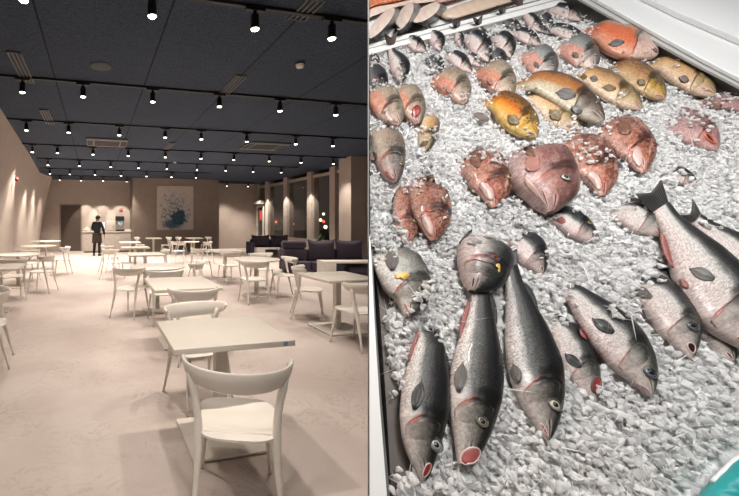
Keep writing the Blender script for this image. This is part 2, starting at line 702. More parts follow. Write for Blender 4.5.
slot_vent(13, 52.5, 29, 83.5, 0.075, 'grey slot vent on the ceiling beside the seam above the left wall')
slot_vent(43, 110, 51, 124.5, 0.075, 'shorter grey slot vent on the ceiling farther along the left wall')
slot_vent(241, 76, 223, 96, 0.075, 'grey slot vent in mid ceiling behind the nearest light track')
slot_vent(318, 0, 296, 21, 0.085, 'grey slot vent just in front of the nearest light track')
slot_vent(172, 143, 166, 149.5, 0.075, 'small far slot vent above the painting')


def cassette(x0, x1, y0, y1, label):
    p = pixz((x0 + x1) / 2, (y0 + y1) / 2, CEIL - 0.02)
    r, s = toRS(p)
    wdt = (x1 - x0) / 377 * p.y / 2
    t = thing('air_vent_cassette', label, 'air conditioner', RS(r, s, CEIL), YAW, 'ceiling air conditioning cassettes')
    MB().rbox((-wdt, -0.48, -0.045), (wdt, 0.48, -0.002), 0.02).build('panel', 'vent_grey', t)
    q = wdt * 0.60
    MB().box((-q, -0.30, -0.052), (q, 0.30, -0.044)).build('grille', 'vent_dark', t)
    for sx in (-1, 1):
        MB().box((sx * wdt * 0.82 - 0.07, -0.30, -0.05), (sx * wdt * 0.82 + 0.07, 0.30, -0.044)).build('flap', 'vent_dark', t)


cassette(87, 127, 138, 147.5, 'rectangular grey air conditioning cassette on the ceiling in front of the doorway')
cassette(243, 285, 142, 150.5, 'rectangular grey air conditioning cassette on the ceiling nearer the windows')


def disc(x, y, rad, name, label, cat, mat, h=0.02):
    p = pixz(x, y, CEIL - h)
    t = thing(name, label, cat, (p.x, p.y, CEIL), 0)
    MB().lathe([(rad, -0.002), (rad, -h * 0.5), (rad * 0.8, -h), (0, -h)], n=24).build('cover', mat, t)
    return t


disc(101, 67, 0.15, 'ceiling_speaker_vent', 'round dark grey speaker cover flush in the near ceiling', 'speaker', 'speaker_grey', 0.012)
t = disc(300, 67.5, 0.055, 'smoke_detector', 'small round white smoke detector on the ceiling behind the nearest track', 'smoke detector', 'white_plastic', 0.06)
MB().lathe([(0.062, -0.001), (0.062, -0.02), (0.05, -0.022)], n=20).build('mounting_base', 'vent_dark', t)
t = disc(175, 163, 0.055, 'smoke_detector', 'tiny far smoke detector on the ceiling above the painting', 'smoke detector', 'white_plastic', 0.06)

# fire alarm on the left wall
q = RS(-2.2, 10.3, 0)
D = 9.2
p = pix(16, 179.5, D)
r, s = toRS(p)
fz = p.z / CEIL
rw = -2.5 + (-1.87 + 2.5) * fz ** 1.6
# step along the sight line until it meets the leaning wall
for k in range(400):
    D = 7 + k * 0.02
    p = pix(16, 179.5, D)
    r, s = toRS(p)
    rt = -1.78 + (s - 8.5) / 4.5 * -0.27
    if r <= -2.5 + (rt + 2.5) * (p.z / CEIL) ** 1.6 + 0.07:
        break
t = thing('wall_mounted_alarm', 'small red fire alarm sounder high on the left wall', 'fire alarm', p, YAW)
MB().lathe([(0.055, 0), (0.055, 0.03), (0.04, 0.055), (0, 0.06)], n=16, mat=Matrix.Rotation(PI / 2, 4, 'Y')).build('sounder', 'alarm_red', t)
MB().box((-0.02, -0.05, -0.05), (0.0, 0.05, 0.05)).build('backplate', 'alarm_red', t)
p = pix(121, 210, 19.6)
r, s = toRS(p)
t = thing('wall_mounted_alarm', 'small red call point on the back wall above the coffee machine', 'fire alarm', RS(r, S_REC, p.z), YAW)
MB().box((-0.07, -0.05, -0.07), (0.07, -0.003, 0.07)).build('box', 'alarm_red', t)
MB().box((-0.03, -0.056, -0.02), (0.03, -0.05, 0.04)).build('glass', 'cloth_white', t)

# ------------------------------------------------------------------ painting
a = toRS(pix(159, 207, 17.7))[0]
b = toRS(pix(196.5, 207, 18.1))[0]
zt_, zb_ = EYE + (221 - 185) / 377 * 17.95, EYE + (221 - 230) / 377 * 17.95
t = thing('canvas_picture', 'large pale canvas with a dark blue ink splash on the brown wall', 'painting', RS((a + b) / 2, S_PAINT - 0.005, zb_), YAW)
hw = (b - a) / 2
hh = zt_ - zb_
MB().box((-hw, -0.05, 0), (hw, -0.004, hh)).build('stretcher', 'awning_white', t)
MB().add([(-hw, -0.053, 0), (hw, -0.053, 0), (hw, -0.053, hh), (-hw, -0.053, hh)], [(0, 1, 2, 3)]).build('canvas', 'painting', t, uvs=[(0, 0), (1, 0), (1, 1), (0, 1)], solid=0.003)

# ------------------------------------------------------------------ service counter and what stands on it
k0 = toRS(pix(83.5, 240, 18.9))[0]
k1 = r0 - 0.02
s0, s1 = 18.55, 19.25
t = thing('bar_counter', 'plain white service counter in front of the recessed back wall', 'counter', RS((k0 + k1) / 2, (s0 + s1) / 2), YAW)
hw = (k1 - k0) / 2
CT = 1.02
MB().box((-hw + 0.03, -0.32, 0.08), (hw - 0.01, 0.33, CT - 0.05)).build('carcass', 'counter_white', t)
MB().box((-hw + 0.06, -0.28, 0), (hw - 0.03, 0.3, 0.08)).build('plinth', 'plaster_dark', t)
MB().box((-hw, -0.36, CT - 0.05), (hw, 0.35, CT)).build('worktop', 'counter_white', t, bevel=0.008)
for k in range(3):
    xx = -hw + 0.05 + (2 * hw - 0.1) / 3 * k
    MB().box((xx, -0.332, 0.1), (xx + (2 * hw - 0.1) / 3 - 0.012, -0.32, CT - 0.07)).build('front_panel', 'counter_white', t)


def on_counter(x, sdep=18.9):
    r, s = toRS(pix(x, 235, 18.9))
    return RS(r, sdep, CT)


p = on_counter(119.5)
t = thing('coffee_machine', 'tall black coffee machine with a lit round dial on the white counter', 'coffee machine', p, YAW)
MB().rbox((-0.21, -0.2, 0), (0.21, 0.22, 0.07), 0.02).build('drip_tray', 'black_metal', t)
MB().rbox((-0.19, -0.02, 0.07), (0.19, 0.22, 0.62), 0.03).build('column', 'machine_silver', t)
MB().rbox((-0.21, -0.20, 0.52), (0.21, 0.22, 0.74), 0.03).build('head', 'black_metal', t)
MB().lathe([(0.12, 0), (0.12, 0.03), (0.09, 0.035), (0, 0.035)], (0.03, -0.03, 0.40), 20, Matrix.Rotation(PI / 2, 4, 'X')).build('dial', 'machine_glow', t)
MB().tube([(0.0, -0.12, 0.53), (0.0, -0.12, 0.46)], 0.025, 10).build('spout', 'black_metal', t)
p = on_counter(110)
t = thing('milk_cooler', 'pale square cooler box beside the coffee machine', 'cooler', p, YAW)
MB().rbox((-0.2, -0.2, 0.02), (0.2, 0.22, 0.52), 0.02).build('casing', 'counter_white', t)
MB().rbox((-0.18, -0.222, 0.05), (0.18, -0.2, 0.49), 0.01).build('front_door', 'counter_white', t)
MB().tube([(0.14, -0.24, 0.2), (0.14, -0.24, 0.38)], 0.01, 8).build('handle', 'machine_silver', t)
for q in ((-0.16, -0.15), (0.16, -0.15), (-0.16, 0.15), (0.16, 0.15)):
    MB().lathe([(0.02, 0), (0.02, 0.02)], (q[0], q[1], 0), 8).build('foot', 'black_metal', t)
p = on_counter(102.3)
t = thing('till_screen', 'small bluish till screen on the counter in front of the standing person', 'screen', p, YAW + 0.25)
MB().rbox((-0.1, -0.08, 0), (0.1, 0.1, 0.02), 0.008).build('stand_foot', 'black_metal', t)
MB().tube([(0, 0.03, 0.015), (0, 0.02, 0.2)], 0.02, 8).build('stand_neck', 'black_metal', t)
MB().rbox((-0.15, 0.0, 0.12), (0.15, 0.03, 0.46), 0.01).build('bezel', 'machine_silver', t)
MB().box((-0.135, -0.004, 0.135), (0.135, 0.0, 0.445)).build('display', 'screen_glow', t)
p = on_counter(87.2, 18.8)
t = thing('pastry_bowl', 'little heap of pale rolls in a bowl at the left counter end', 'bowl', p, YAW)
MB().lathe([(0.08, 0), (0.14, 0.05), (0.16, 0.10), (0.15, 0.10), (0.12, 0.05), (0, 0.02)], n=20).build('bowl', 'white_plastic', t)
for k in range(5):
    a = k * 1.3
    MB().lathe([(0, -0.05), (0.045, -0.035), (0.06, 0), (0.045, 0.035), (0, 0.05)], (0.06 * math.cos(a) * (k < 4), 0.06 * math.sin(a) * (k < 4), 0.12 + 0.06 * (k == 4)), 12).build('roll', 'bread', t)
p = on_counter(127.5, 18.8)
t = thing('serving_tray', 'low pale tray of cups at the right end of the counter', 'tray', p, YAW)
MB().rbox((-0.16, -0.14, 0), (0.16, 0.14, 0.03), 0.012).build('tray_base', 'white_plastic', t)
for k in range(6):
    MB().lathe([(0.025, 0.03), (0.04, 0.10), (0.036, 0.10), (0.02, 0.04)], (-0.105 + 0.105 * (k % 3), -0.06 + 0.12 * (k // 3), 0), 12).build('cup', 'white_plastic', t)

# ------------------------------------------------------------------ person standing at the counter


def skin_body(name, verts, edges, radii, mat, parent, root=0, sub=2):
    me = bpy.data.meshes.new(name)
    me.from_pydata(verts, edges, [])
    o = bpy.data.objects.new(name, me)
    COL.objects.link(o)
    o.parent = parent
    md = o.modifiers.new('skin', 'SKIN')
    md.use_smooth_shade = True
    sv = me.skin_vertices[0].data
    for i, r in enumerate(radii):
        sv[i].radius = r if isinstance(r, tuple) else (r, r)
        sv[i].use_root = (i == root)
    ms = o.modifiers.new('sub', 'SUBSURF')
    ms.levels = sub
    ms.render_levels = sub
    me.materials.append(M[mat])
    return o


pp = pix(97, 256, 16.4)
pt = thing('person', 'person in dark jacket and brown trousers standing with back turned at the counter', 'person', (pp.x, pp.y, 0), YAW - 0.25)
J = {
    'pel': (0, 0, 0.94), 'wai': (0, 0.02, 1.08), 'che': (0, 0.05, 1.28), 'nb': (0, 0.06, 1.46), 'nk': (0, 0.08, 1.53), 'hd': (0.01, 0.11, 1.63), 'ht': (0.01, 0.11, 1.73),
    'lsh': (-0.17, 0.05, 1.42), 'lel': (-0.25, 0.10, 1.17), 'lwr': (-0.20, 0.27, 1.10), 'lha': (-0.18, 0.35, 1.10),
    'rsh': (0.17, 0.05, 1.42), 'rel': (0.27, 0.03, 1.15), 'rwr': (0.29, 0.12, 0.92), 'rha': (0.29, 0.15, 0.84),
    'lhp': (-0.09, 0, 0.90), 'lkn': (-0.11, 0.03, 0.50), 'lan': (-0.13, -0.01, 0.09), 'lto': (-0.15, 0.13, 0.035),
    'rhp': (0.09, 0, 0.90), 'rkn': (0.10, 0.03, 0.50), 'ran': (0.11, -0.02, 0.09), 'rto': (0.15, 0.12, 0.035)}
names = list(J)
ix = {n: i for i, n in enumerate(names)}
E = [('pel', 'wai'), ('wai', 'che'), ('che', 'nb'), ('nb', 'nk'), ('nk', 'hd'), ('hd', 'ht'), ('che', 'lsh'), ('lsh', 'lel'), ('lel', 'lwr'), ('lwr', 'lha'),
     ('che', 'rsh'), ('rsh', 'rel'), ('rel', 'rwr'), ('rwr', 'rha'), ('pel', 'lhp'), ('lhp', 'lkn'), ('lkn', 'lan'), ('lan', 'lto'), ('pel', 'rhp'), ('rhp', 'rkn'), ('rkn', 'ran'), ('ran', 'rto')]
R = dict(pel=(0.13, 0.10), wai=(0.12, 0.09), che=(0.14, 0.10), nb=0.075, nk=0.052, hd=(0.075, 0.09), ht=(0.05, 0.06), lsh=0.055, lel=0.04, lwr=0.028, lha=0.034, rsh=0.055, rel=0.04, rwr=0.028, rha=0.034,
         lhp=0.085, lkn=0.055, lan=0.04, lto=0.032, rhp=0.085, rkn=0.055, ran=0.04, rto=0.032)
V = [J[n] for n in names]
RR = [R[n] for n in names]
EE = [(ix[a], ix[b]) for a, b in E]
for h, d in (('lha', Vector((0.1, 1, -0.1))), ('rha', Vector((0, 0.25, -1)))):
    d = d.normalized()
    sd = d.cross(Vector((1, 0, 0) if h == 'lha' else (1, 0, 0))).normalized()
    base = Vector(J[h])
    for q, (off, ln) in enumerate(((-0.03, 0.075), (-0.01, 0.085), (0.01, 0.08), (0.03, 0.065))):
        i0 = len(V)
        V += [tuple(base + sd * off + d * 0.035), tuple(base + sd * off + d * (0.035 + ln * 0.55)), tuple(base + sd * off * 1.05 + d * (0.035 + ln) + Vector((0, 0.0, -0.012)))]
        RR += [0.010, 0.009, 0.007]
        EE += [(ix[h], i0), (i0, i0 + 1), (i0 + 1, i0 + 2)]
    i0 = len(V)
    V += [tuple(base + sd * -0.045 + d * 0.0), tuple(base + sd * -0.07 + d * 0.035)]
    RR += [0.011, 0.008]
    EE += [(ix[h], i0), (i0, i0 + 1)]
skin_body('body', V, EE, RR, 'skin', pt)
jn = ['pel', 'wai', 'che', 'nb', 'lsh', 'lel', 'lwr', 'rsh', 'rel', 'rwr']
ji = {n: i for i, n in enumerate(jn)}
jr = dict(pel=(0.165, 0.125), wai=(0.150, 0.115), che=(0.175, 0.13), nb=0.085, lsh=0.078, lel=0.060, lwr=0.044, rsh=0.078, rel=0.060, rwr=0.044)
skin_body('jacket', [J[n] for n in jn], [(ji[a], ji[b]) for a, b in (('pel', 'wai'), ('wai', 'che'), ('che', 'nb'), ('che', 'lsh'), ('lsh', 'lel'), ('lel', 'lwr'), ('che', 'rsh'), ('rsh', 'rel'), ('rel', 'rwr'))], [jr[n] for n in jn], 'cloth_black', pt)
tn = ['pel', 'lhp', 'lkn', 'lan', 'rhp', 'rkn', 'ran']
ti = {n: i for i, n in enumerate(tn)}
tr_ = dict(pel=(0.14, 0.11), lhp=0.105, lkn=0.075, lan=0.058, rhp=0.105, rkn=0.075, ran=0.058)
skin_body('trousers', [J[n] for n in tn], [(ti[a], ti[b]) for a, b in (('pel', 'lhp'), ('lhp', 'lkn'), ('lkn', 'lan'), ('pel', 'rhp'), ('rhp', 'rkn'), ('rkn', 'ran'))], [tr_[n] for n in tn], 'cloth_black', pt)
mb = MB()
rows = []
for k in range(6):
    z = 1.0 - k * 0.085
    rows.append([(0.19 * math.cos(a) * (1 + 0.03 * k), 0.0 + 0.145 * math.sin(a) * (1 + 0.02 * k), z) for a in [PI * 2 * j / 24 for j in range(24)]])
mb.grid(rows, closed=True)
mb.build('apron_skirt', 'cloth_brown', pt, solid=0.008)
MB().lathe([(0.072, 1.475), (0.07, 1.52), (0.064, 1.525), (0.066, 1.475)], (0, 0.065, 0), 20).build('collar', 'cloth_white', pt)
hb = MB()
rows = []
for k in range(9):
    el = -0.5 + k / 8 * (PI / 2 + 0.5)
    row = []
    for j in range(20):
        a = 2 * PI * j / 20
        rr = 0.104 * math.cos(el)
        yy = rr * 1.08 * math.sin(a)
        zz = 1.655 + 0.112 * math.sin(el)
        if math.sin(a) > 0.2:
            zz = max(zz, 1.655 + 0.112 * math.sin(el) + 0.07 * math.sin(a) * (1 - k / 8))
        row.append((0.01 + rr * math.cos(a) * 0.92, 0.105 + yy, zz))
    rows.append(row)
hb.grid(rows, closed=True)
hb.build('hair', 'hair_brown', pt, solid=0.012)
for sx in (-1, 1):
    MB().lathe([(0, -0.03), (0.014, -0.015), (0.016, 0.005), (0.008, 0.028), (0, 0.03)], (0.01 + sx * 0.092, 0.11, 1.63), 10).build('ear', 'skin', pt)
    MB().lathe([(0, -0.011), (0.011, 0), (0, 0.011)], (0.01 + sx * 0.032, 0.195, 1.64), 10).build('eye', 'cloth_white', pt)
MB().tube([(0.01, 0.20, 1.64), (0.01, 0.222, 1.605), (0.01, 0.20, 1.60)], [0.008, 0.014, 0.008], 8).build('nose', 'skin', pt)
MB().tube([(-0.015, 0.196, 1.572), (0.01, 0.204, 1.570), (0.035, 0.196, 1.572)], [0.004, 0.007, 0.004], 8).build('mouth', 'red_panel', pt)
for h in ('l', 'r'):
    a, b = Vector(J[h + 'an']), Vector(J[h + 'to'])
    d = Vector((b.x - a.x, b.y - a.y, 0)).normalized()
    MB().tube([Vector((a.x, a.y, 0.05)) - d * 0.07, Vector((a.x, a.y, 0.055)), Vector((a.x, a.y, 0.045)) + d * 0.10, Vector((a.x, a.y, 0.035)) + d * 0.19], [0.042, 0.052, 0.045, 0.03], 12).build('shoe', 'leather_black', pt)

# ------------------------------------------------------------------ chairs and tables


def bez(p0, p1, p2, p3, n):
    p0, p1, p2, p3 = map(Vector, (p0, p1, p2, p3))
    out = []
    for i in range(n):
        t = i / (n - 1)
        out.append(p0 * (1 - t) ** 3 + p1 * 3 * t * (1 - t) ** 2 + p2 * 3 * t * t * (1 - t) + p3 * t ** 3)
    return out


def make_chair():
    t = thing('dining_chair', 'chair', 'chair')
    # seat: rounded square, dished, with thickness
    rows_t, rows_b = [], []
    n = 36
    mb = MB()
    for k in range(6):
        f = 1 - k / 5.0
        rt, rb = [], []
        for j in range(n):
            a = 2 * PI * j / n
            ca, sa = math.cos(a), math.sin(a)
            e = 0.55
            x = 0.222 * math.copysign(abs(ca) ** e, ca) * (1.0 - 0.06 * (sa < 0) * abs(sa))
            y = 0.215 * math.copysign(abs(sa) ** e, sa)
            z = 0.452 - 0.014 * (1 - f * f) + 0.006 * sa * f
            if k == 0:
                z -= 0.008
            rt.append((x * f, y * f, z))
            rb.append((x * f, y * f, z - 0.024 if k else z - 0.012))
        rows_t.append(rt)
        rows_b.append(rb)
    mb.grid(rows_t, closed=True)
    mb.grid(rows_b[::-1], closed=True)
    mb.grid([rows_b[0], rows_t[0]], closed=True)
    mb.build('seat', 'white_plastic', t)
    # backrest: a deep curved band
    rows = []
    prof = [(-0.5, 0.0), (-0.42, 0.9), (0.0, 1.15), (0.42, 0.9), (0.5, 0.0), (0.42, -0.9), (0.0, -1.0), (-0.42, -0.9)]
    N = 33
    for i in range(N):
        u = -1 + 2 * i / (N - 1)
        a = u * math.radians(94)
        x = 0.280 * math.sin(a)
        y = -0.045 - 0.190 * math.cos(a)
        ztop = 0.785 + 0.016 * abs(u) ** 2
        zbot = 0.660 + 0.075 * abs(u) ** 2.4
        fade = 1 if abs(u) < 0.9 else math.sqrt(max(0.03, 1 - ((abs(u) - 0.9) / 0.1) ** 2))
        zc, hh = (ztop + zbot) / 2, (ztop - zbot) / 2 * fade
        out = Vector((math.sin(a), -math.cos(a), 0))
        row = []
        for hz, hx in prof:
            lean = hz * 0.045 * math.cos(a * 0.8)
            row.append(Vector((x, y, zc)) + Vector((0, 0, 2 * hz * hh)) + out * (hx * 0.010 + lean))
        rows.append(row)
    mb = MB()
    mb.grid(rows, closed=True)
    mb.add(rows[0], [tuple(range(8))])
    mb.add(rows[-1], [tuple(range(8))])
    mb.build('backrest', 'white_plastic', t)
    for sx in (-1, 1):
        MB().tube(bez((sx * 0.205, 0.225, 0), (sx * 0.19, 0.20, 0.2), (sx * 0.175, 0.175, 0.36), (sx * 0.165, 0.16, 0.445), 8), [0.010, 0.011, 0.012, 0.014, 0.016, 0.018, 0.020, 0.022], 10).build('leg', 'white_plastic', t)
    for sx in (-1, 1):
        pts = bez((sx * 0.225, -0.265, 0), (sx * 0.20, -0.205, 0.25), (sx * 0.165, -0.13, 0.48), (sx * 0.248, -0.128, 0.735), 14)
        MB().tube(pts, [0.010, 0.011, 0.012, 0.014, 0.016, 0.018, 0.020, 0.022, 0.022, 0.021, 0.020, 0.021, 0.024, 0.016], 10).build('leg', 'white_plastic', t)
    MB().tube([(-0.17, -0.15, 0.432), (0.17, -0.15, 0.432)], 0.014, 8).build('seat_rail', 'white_plastic', t)
    return t


chair0 = make_chair()
chair_used = [0]


def chair(x, D, face, label, z=0.45):
    o = chair0 if not chair_used[0] else copy_tree(chair0)
    chair_used[0] += 1
    o.location = ((x - PX) / F * D, D, 0)
    o.rotation_euler = (0, 0, YAW + math.radians(face))
    tag(o, label, 'chair', 'white dining chairs')
    return o


def square_table(label, x, D, w=0.8, d=0.8, rot=0.0, base=0.46, sticker=False):
    t = thing('dining_table', label, 'table', ((x - PX) / F * D, D, 0), YAW + rot, 'white dining tables')
    MB().rbox((-w / 2, -d / 2, 0.715), (w / 2, d / 2, 0.752), 0.004, 2).build('tabletop', 'white_laminate', t)
    MB().box((-0.04, -0.04, 0.02), (0.04, 0.04, 0.705)).build('stem', 'white_steel', t, bevel=0.005)
    MB().box((-0.18, -0.18, 0.700), (0.18, 0.18, 0.715)).build('top_bracket', 'white_steel', t)
    MB().box((-base / 2, -base / 2, 0.006), (base / 2, base / 2, 0.022)).build('base_plate', 'white_steel', t, bevel=0.003)
    MB().box((-base / 2 + 0.01, -base / 2 + 0.01, 0), (base / 2 - 0.01, base / 2 - 0.01, 0.006)).build('foot_pad', 'rubber_black', t)
    if sticker:
        s = MB().box((w / 2 - 0.085, -d / 2 - 0.0015, 0.720), (w / 2 - 0.055, -d / 2 + 0.001, 0.748)).build('sticker', 'sticker_blue', t)
        s['label'] = 'small blue sticker on the table edge'
    return t


def round_table(label, x, D, r=0.46, base=0.26):
    t = thing('dining_table', label, 'table', ((x - PX) / F * D, D, 0), YAW, 'white dining tables')
    MB().lathe([(r - 0.05, 0.715), (r - 0.008, 0.728), (r, 0.738), (r, 0.744), (r - 0.006, 0.750), (0, 0.750)], n=48).build('tabletop', 'white_laminate', t)
    MB().lathe([(0.036, 0.02), (0.036, 0.70)], n=16).build('stem', 'white_steel', t)
    MB().lathe([(0.15, 0.70), (0.15, 0.715)], n=20).build('top_bracket', 'white_steel', t)
    MB().lathe([(base, 0.006), (base, 0.014), (base - 0.01, 0.020), (0.05, 0.028), (0.0, 0.028)], n=40).build('base_plate', 'white_steel', t)
    MB().lathe([(base - 0.012, 0), (base - 0.012, 0.006)], n=40).build('foot_pad', 'rubber_black', t)
    return t


square_table('large white square table in the foreground with a small blue sticker on its edge', 220, 2.66, 0.80, 0.66, base=0.52, sticker=True)
chair(236.5, 2.07, -20, 'nearest white chair, back to the viewer, in front of the foreground table')
chair(199, 3.2, 190, 'white chair tucked behind the foreground table and facing the viewer')
square_table('white square table just behind the foreground table', 181, 4.72, 0.80, 0.92, base=0.52)
chair(192, 4.22, 2, 'white chair seen as a straight back between the two nearest square tables')
round_table('white round table behind the second square table', 157.5, 6.45, 0.47)
chair(131, 6.08, -38, 'white chair standing free at the left of the round table behind the square tables')
chair(190, 6.75, 62, 'white chair on the right of the round table behind the square tables')
chair(164, 5.72, 3, 'white chair with a rounded back showing above the second square table')
square_table('white square table in the aisle row beyond the round table', 145, 8.9)
square_table('white square table second beyond the round table in the aisle row', 135, 11.1, 0.8, 0.7)
square_table('farthest white square table of the aisle row, close to the counter', 130, 13.8, 0.75, 0.7)
chair(110, 11.3, -62, 'white chair beside the aisle, farther of the two by the counter person')
chair(113, 9.9, -50, 'white chair beside the aisle, nearer of the two by the counter person')
chair(160, 9.6, 75, 'white chair half hidden behind the aisle row tables')
square_table('small white table below the left edge of the painting', 153.5, 17.2, 0.66, 0.66)
chair(140, 17.1, -90, 'white chair left of the small table below the left edge of the painting')
chair(166, 17.0, 90, 'white chair right of the small table below the left edge of the painting')
square_table('small white table below the right edge of the painting', 194, 17.3, 0.7, 0.66)
chair(181, 17.2, -90, 'white chair left of the small table below the right edge of the painting')
chair(206, 17.2, 90, 'white chair right of the small table below the right edge of the painting')
round_table('small white round pedestal table in front of the painting wall', 191.5, 14.2, 0.30, 0.24)
chair(179, 13.7, -25, 'white chair left of the small round pedestal table')
chair(205, 13.5, 50, 'white chair right of the small round pedestal table')
square_table('white table in the middle of the room behind the chairs facing the sofa', 225, 10.0, 0.8, 0.8)
chair(201, 10.2, -65, 'white chair at the left of the middle table')
chair(229, 9.2, 12, 'white chair in front of the middle table')
round_table('white round table in front of the dark sofa', 256, 7.7, 0.48, 0.28)
chair(253.5, 7.05, 2, 'white chair in front of the round table before the dark sofa')
chair(284, 7.55, 82, 'white chair at the right of the round table before the dark sofa, turned sideways')
chair(262, 8.5, 180, 'white chair behind the round table before the dark sofa')
square_table('white square table at the right, beside the shop divider', 337, 5.3, 0.8, 0.8, base=0.58)
chair(308, 5.98, -118, 'white chair at the left of the right-hand square table')
chair(357, 4.62, 12, 'white chair in front of the right-hand square table, cut by the divider')
round_table('white round table by the left wall', 18, 8.8, 0.50, 0.34)
round_table('second white round table along the left wall', 38, 11.8, 0.55, 0.3)
round_table('farthest white round table along the left wall', 46, 14.6, 0.55, 0.3)
square_table('white square table cut by the left picture edge', -3, 6.4)
chair(42, 8.1, 72, 'white chair at the right of the round table by the left wall')
chair(61, 10.7, 78, 'white chair at the right of the second round table along the left wall')
chair(28, 9.7, 30, 'white chair behind the round table by the left wall')
chair(-16, 3.98, 96, 'white chair mostly out of view at the left picture edge')
chair(12, 7.4, 20, 'white chair between the two left tables')

# ------------------------------------------------------------------ sofas
SOFA_LAB = ['seat cushion', 'back cushion']


def sofa(name, label, x0, x1, D, depth, nback, arm=None, rot=0.0, seat_h=0.42, back_h=0.70, cush_h=0.92):
    a, b = (x0 - PX) / F * D, (x1 - PX) / F * D
    w = b - a
    t = thing(name, label, 'sofa', ((a + b) / 2, D, 0), rot)
    hw = w / 2
    MB().rbox((-hw, -depth, 0.06), (hw, 0.0, 0.24), 0.03).build('frame', 'purple_fabric', t)
    for q in ((-hw + 0.08, -depth + 0.08), (hw - 0.08, -depth + 0.08), (-hw + 0.08, -0.08), (hw - 0.08, -0.08)):
        MB().box((q[0] - 0.03, q[1] - 0.03, 0), (q[0] + 0.03, q[1] + 0.03, 0.06)).build('foot', 'black_metal', t)
    MB().rbox((-hw, -0.20, 0.20), (hw, 0.0, back_h), 0.05).build('back_frame', 'purple_fabric', t)
    ns = max(1, nback - 1)
    for k in range(ns):
        p0 = -hw + w / ns * k
        MB().rbox((p0 + 0.005, -depth, 0.23), (p0 + w / ns - 0.005, -0.2, seat_h), 0.05).build('seat_cushion', 'purple_fabric', t)
    for k in range(nback):
        p0 = -hw + w / nback * k
        cw = w / nback
        rows = []
        for i in range(13):
            v = i / 12
            row = []
            for j in range(17):
                u = j / 16
                b_ = (4 * u * (1 - u)) ** 0.35 * (4 * v * (1 - v)) ** 0.35
                pin = 0.09 * (4 * u * (1 - u)) * (1 if v > 0.5 else 0)
                x = p0 + 0.01 + (cw - 0.02) * (u + (0.5 - u) * 0.06 * 4 * v * (1 - v))
                z = seat_h - 0.01 + (cush_h - seat_h) * v - pin * (v - 0.5) * 1.2
                row.append((x, -0.30 - 0.13 * b_ + (v * 0.07), z))
            rows.append(row)
        rows2 = [[(x, -0.60 - y + 2 * (v_ / 12 * 0.07), z) for x, y, z in r] for v_, r in enumerate(rows)]
        mb = MB()
        mb.grid(rows)
        mb.grid(rows2)
        mb.build('back_cushion', 'purple_fabric_cushion', t)
    if arm in ('L', 'B'):
        MB().rbox((-hw - 0.18, -depth, 0.06), (-hw, 0, 0.60), 0.05).build('armrest', 'purple_fabric', t)
    if arm in ('R', 'B'):
        MB().rbox((hw, -depth, 0.06), (hw + 0.18, 0, 0.60), 0.05).build('armrest', 'purple_fabric', t)
    return t


sofa('sofa', 'dark purple sofa with two loose cushions in the far corner by the windows', 249, 287, 17.2, 0.85, 2, 'L', YAW * 0.5, seat_h=0.36)
sofa('sofa', 'dark purple sofa with two plump square cushions in front of the big pillar', 304, 359, 11.75, 0.75, 2, None, YAW * 0.2, seat_h=0.32, back_h=0.66, cush_h=0.97)
p = pix(290.5, 262, 11.6)
t = thing('armchair', 'dark purple armchair at the left end of the sofa by the big pillar', 'armchair', (p.x, 11.6, 0), YAW * 0.2)
MB().rbox((-0.37, -0.20, 0.05), (0.37, 0.0, 0.70), 0.05).build('back_frame', 'purple_fabric', t)
MB().rbox((-0.37, -0.72, 0.05), (0.37, -0.20, 0.34), 0.05).build('seat', 'purple_fabric', t)
MB().rbox((-0.36, -0.42, 0.34), (0.36, -0.19, 0.70), 0.07).build('lower_cushion', 'purple_fabric_cushion', t)
MB().rbox((-0.37, -0.40, 0.70), (0.37, -0.17, 0.93), 0.08).build('back_cushion', 'purple_fabric_cushion', t)
t = thing('pouf', 'low dark purple pouf under the white side table beside the divider', 'pouf', (pix(357, 275, 10.5).x, 10.5, 0), 0)
MB().rbox((-0.30, -0.22, 0.04), (0.30, 0.22, 0.30), 0.06).build('cushion', 'purple_fabric', t)
MB().box((-0.27, -0.19, 0), (0.27, 0.19, 0.04)).build('base', 'black_metal', t)


def side_table(label, x0, x1, D, h, dep=0.5):
    a, b = (x0 - PX) / F * D, (x1 - PX) / F * D
    t = thing('side_table', label, 'table', (a, D, 0), YAW * 0.15)
    MB().box((0, 0, h - 0.05), (b - a, dep, h)).build('tabletop', 'white_laminate', t, bevel=0.004)
    MB().box((0, 0, 0), (0.34, dep, h - 0.05)).build('side_panel', 'white_laminate', t, bevel=0.004)
    MB().box((b - a - 0.05, 0, 0), (b - a, dep, h - 0.05)).build('end_panel', 'white_laminate', t, bevel=0.004)
    return t


side_table('low white side table with panel legs in front of the far corner sofa', 257, 282, 15.5, 0.40, 0.5)
side_table('low white side table with a wide panel leg at the right, beside the divider', 324, 384, 10.2, 0.42, 0.5)
pz = pix(319, 240, 12.6)
t = thing('potted_plant', 'small leafy green plant in a white pot behind the long sofa', 'plant', (pz.x, 12.6, 0), 0)
MB().lathe([(0.14, 0), (0.17, 0.8), (0.15, 0.8), (0.13, 0.70), (0, 0.70)], n=20).build('pot', 'white_plastic', t)
mb = MB()
for k in range(22):
    a = random.uniform(0, 2 * PI)
    ln = random.uniform(0.25, 0.5)
    el = random.uniform(0.5, 1.35)
    d = Vector((math.cos(a) * math.cos(el), math.sin(a) * math.cos(el), math.sin(el)))
    s_ = Vector((-math.sin(a), math.cos(a), 0)) * 0.035
    b_ = Vector((0, 0, 0.72))
    m_ = b_ + d * ln * 0.6
    e_ = b_ + d * ln + Vector((0, 0, -0.08))
    q = Vector((0, 0, 0.012))
    mb.add([b_, m_ + s_, e_, m_ - s_, m_ + q], [(0, 1, 4), (1, 2, 4), (2, 3, 4), (3, 0, 4)], True)
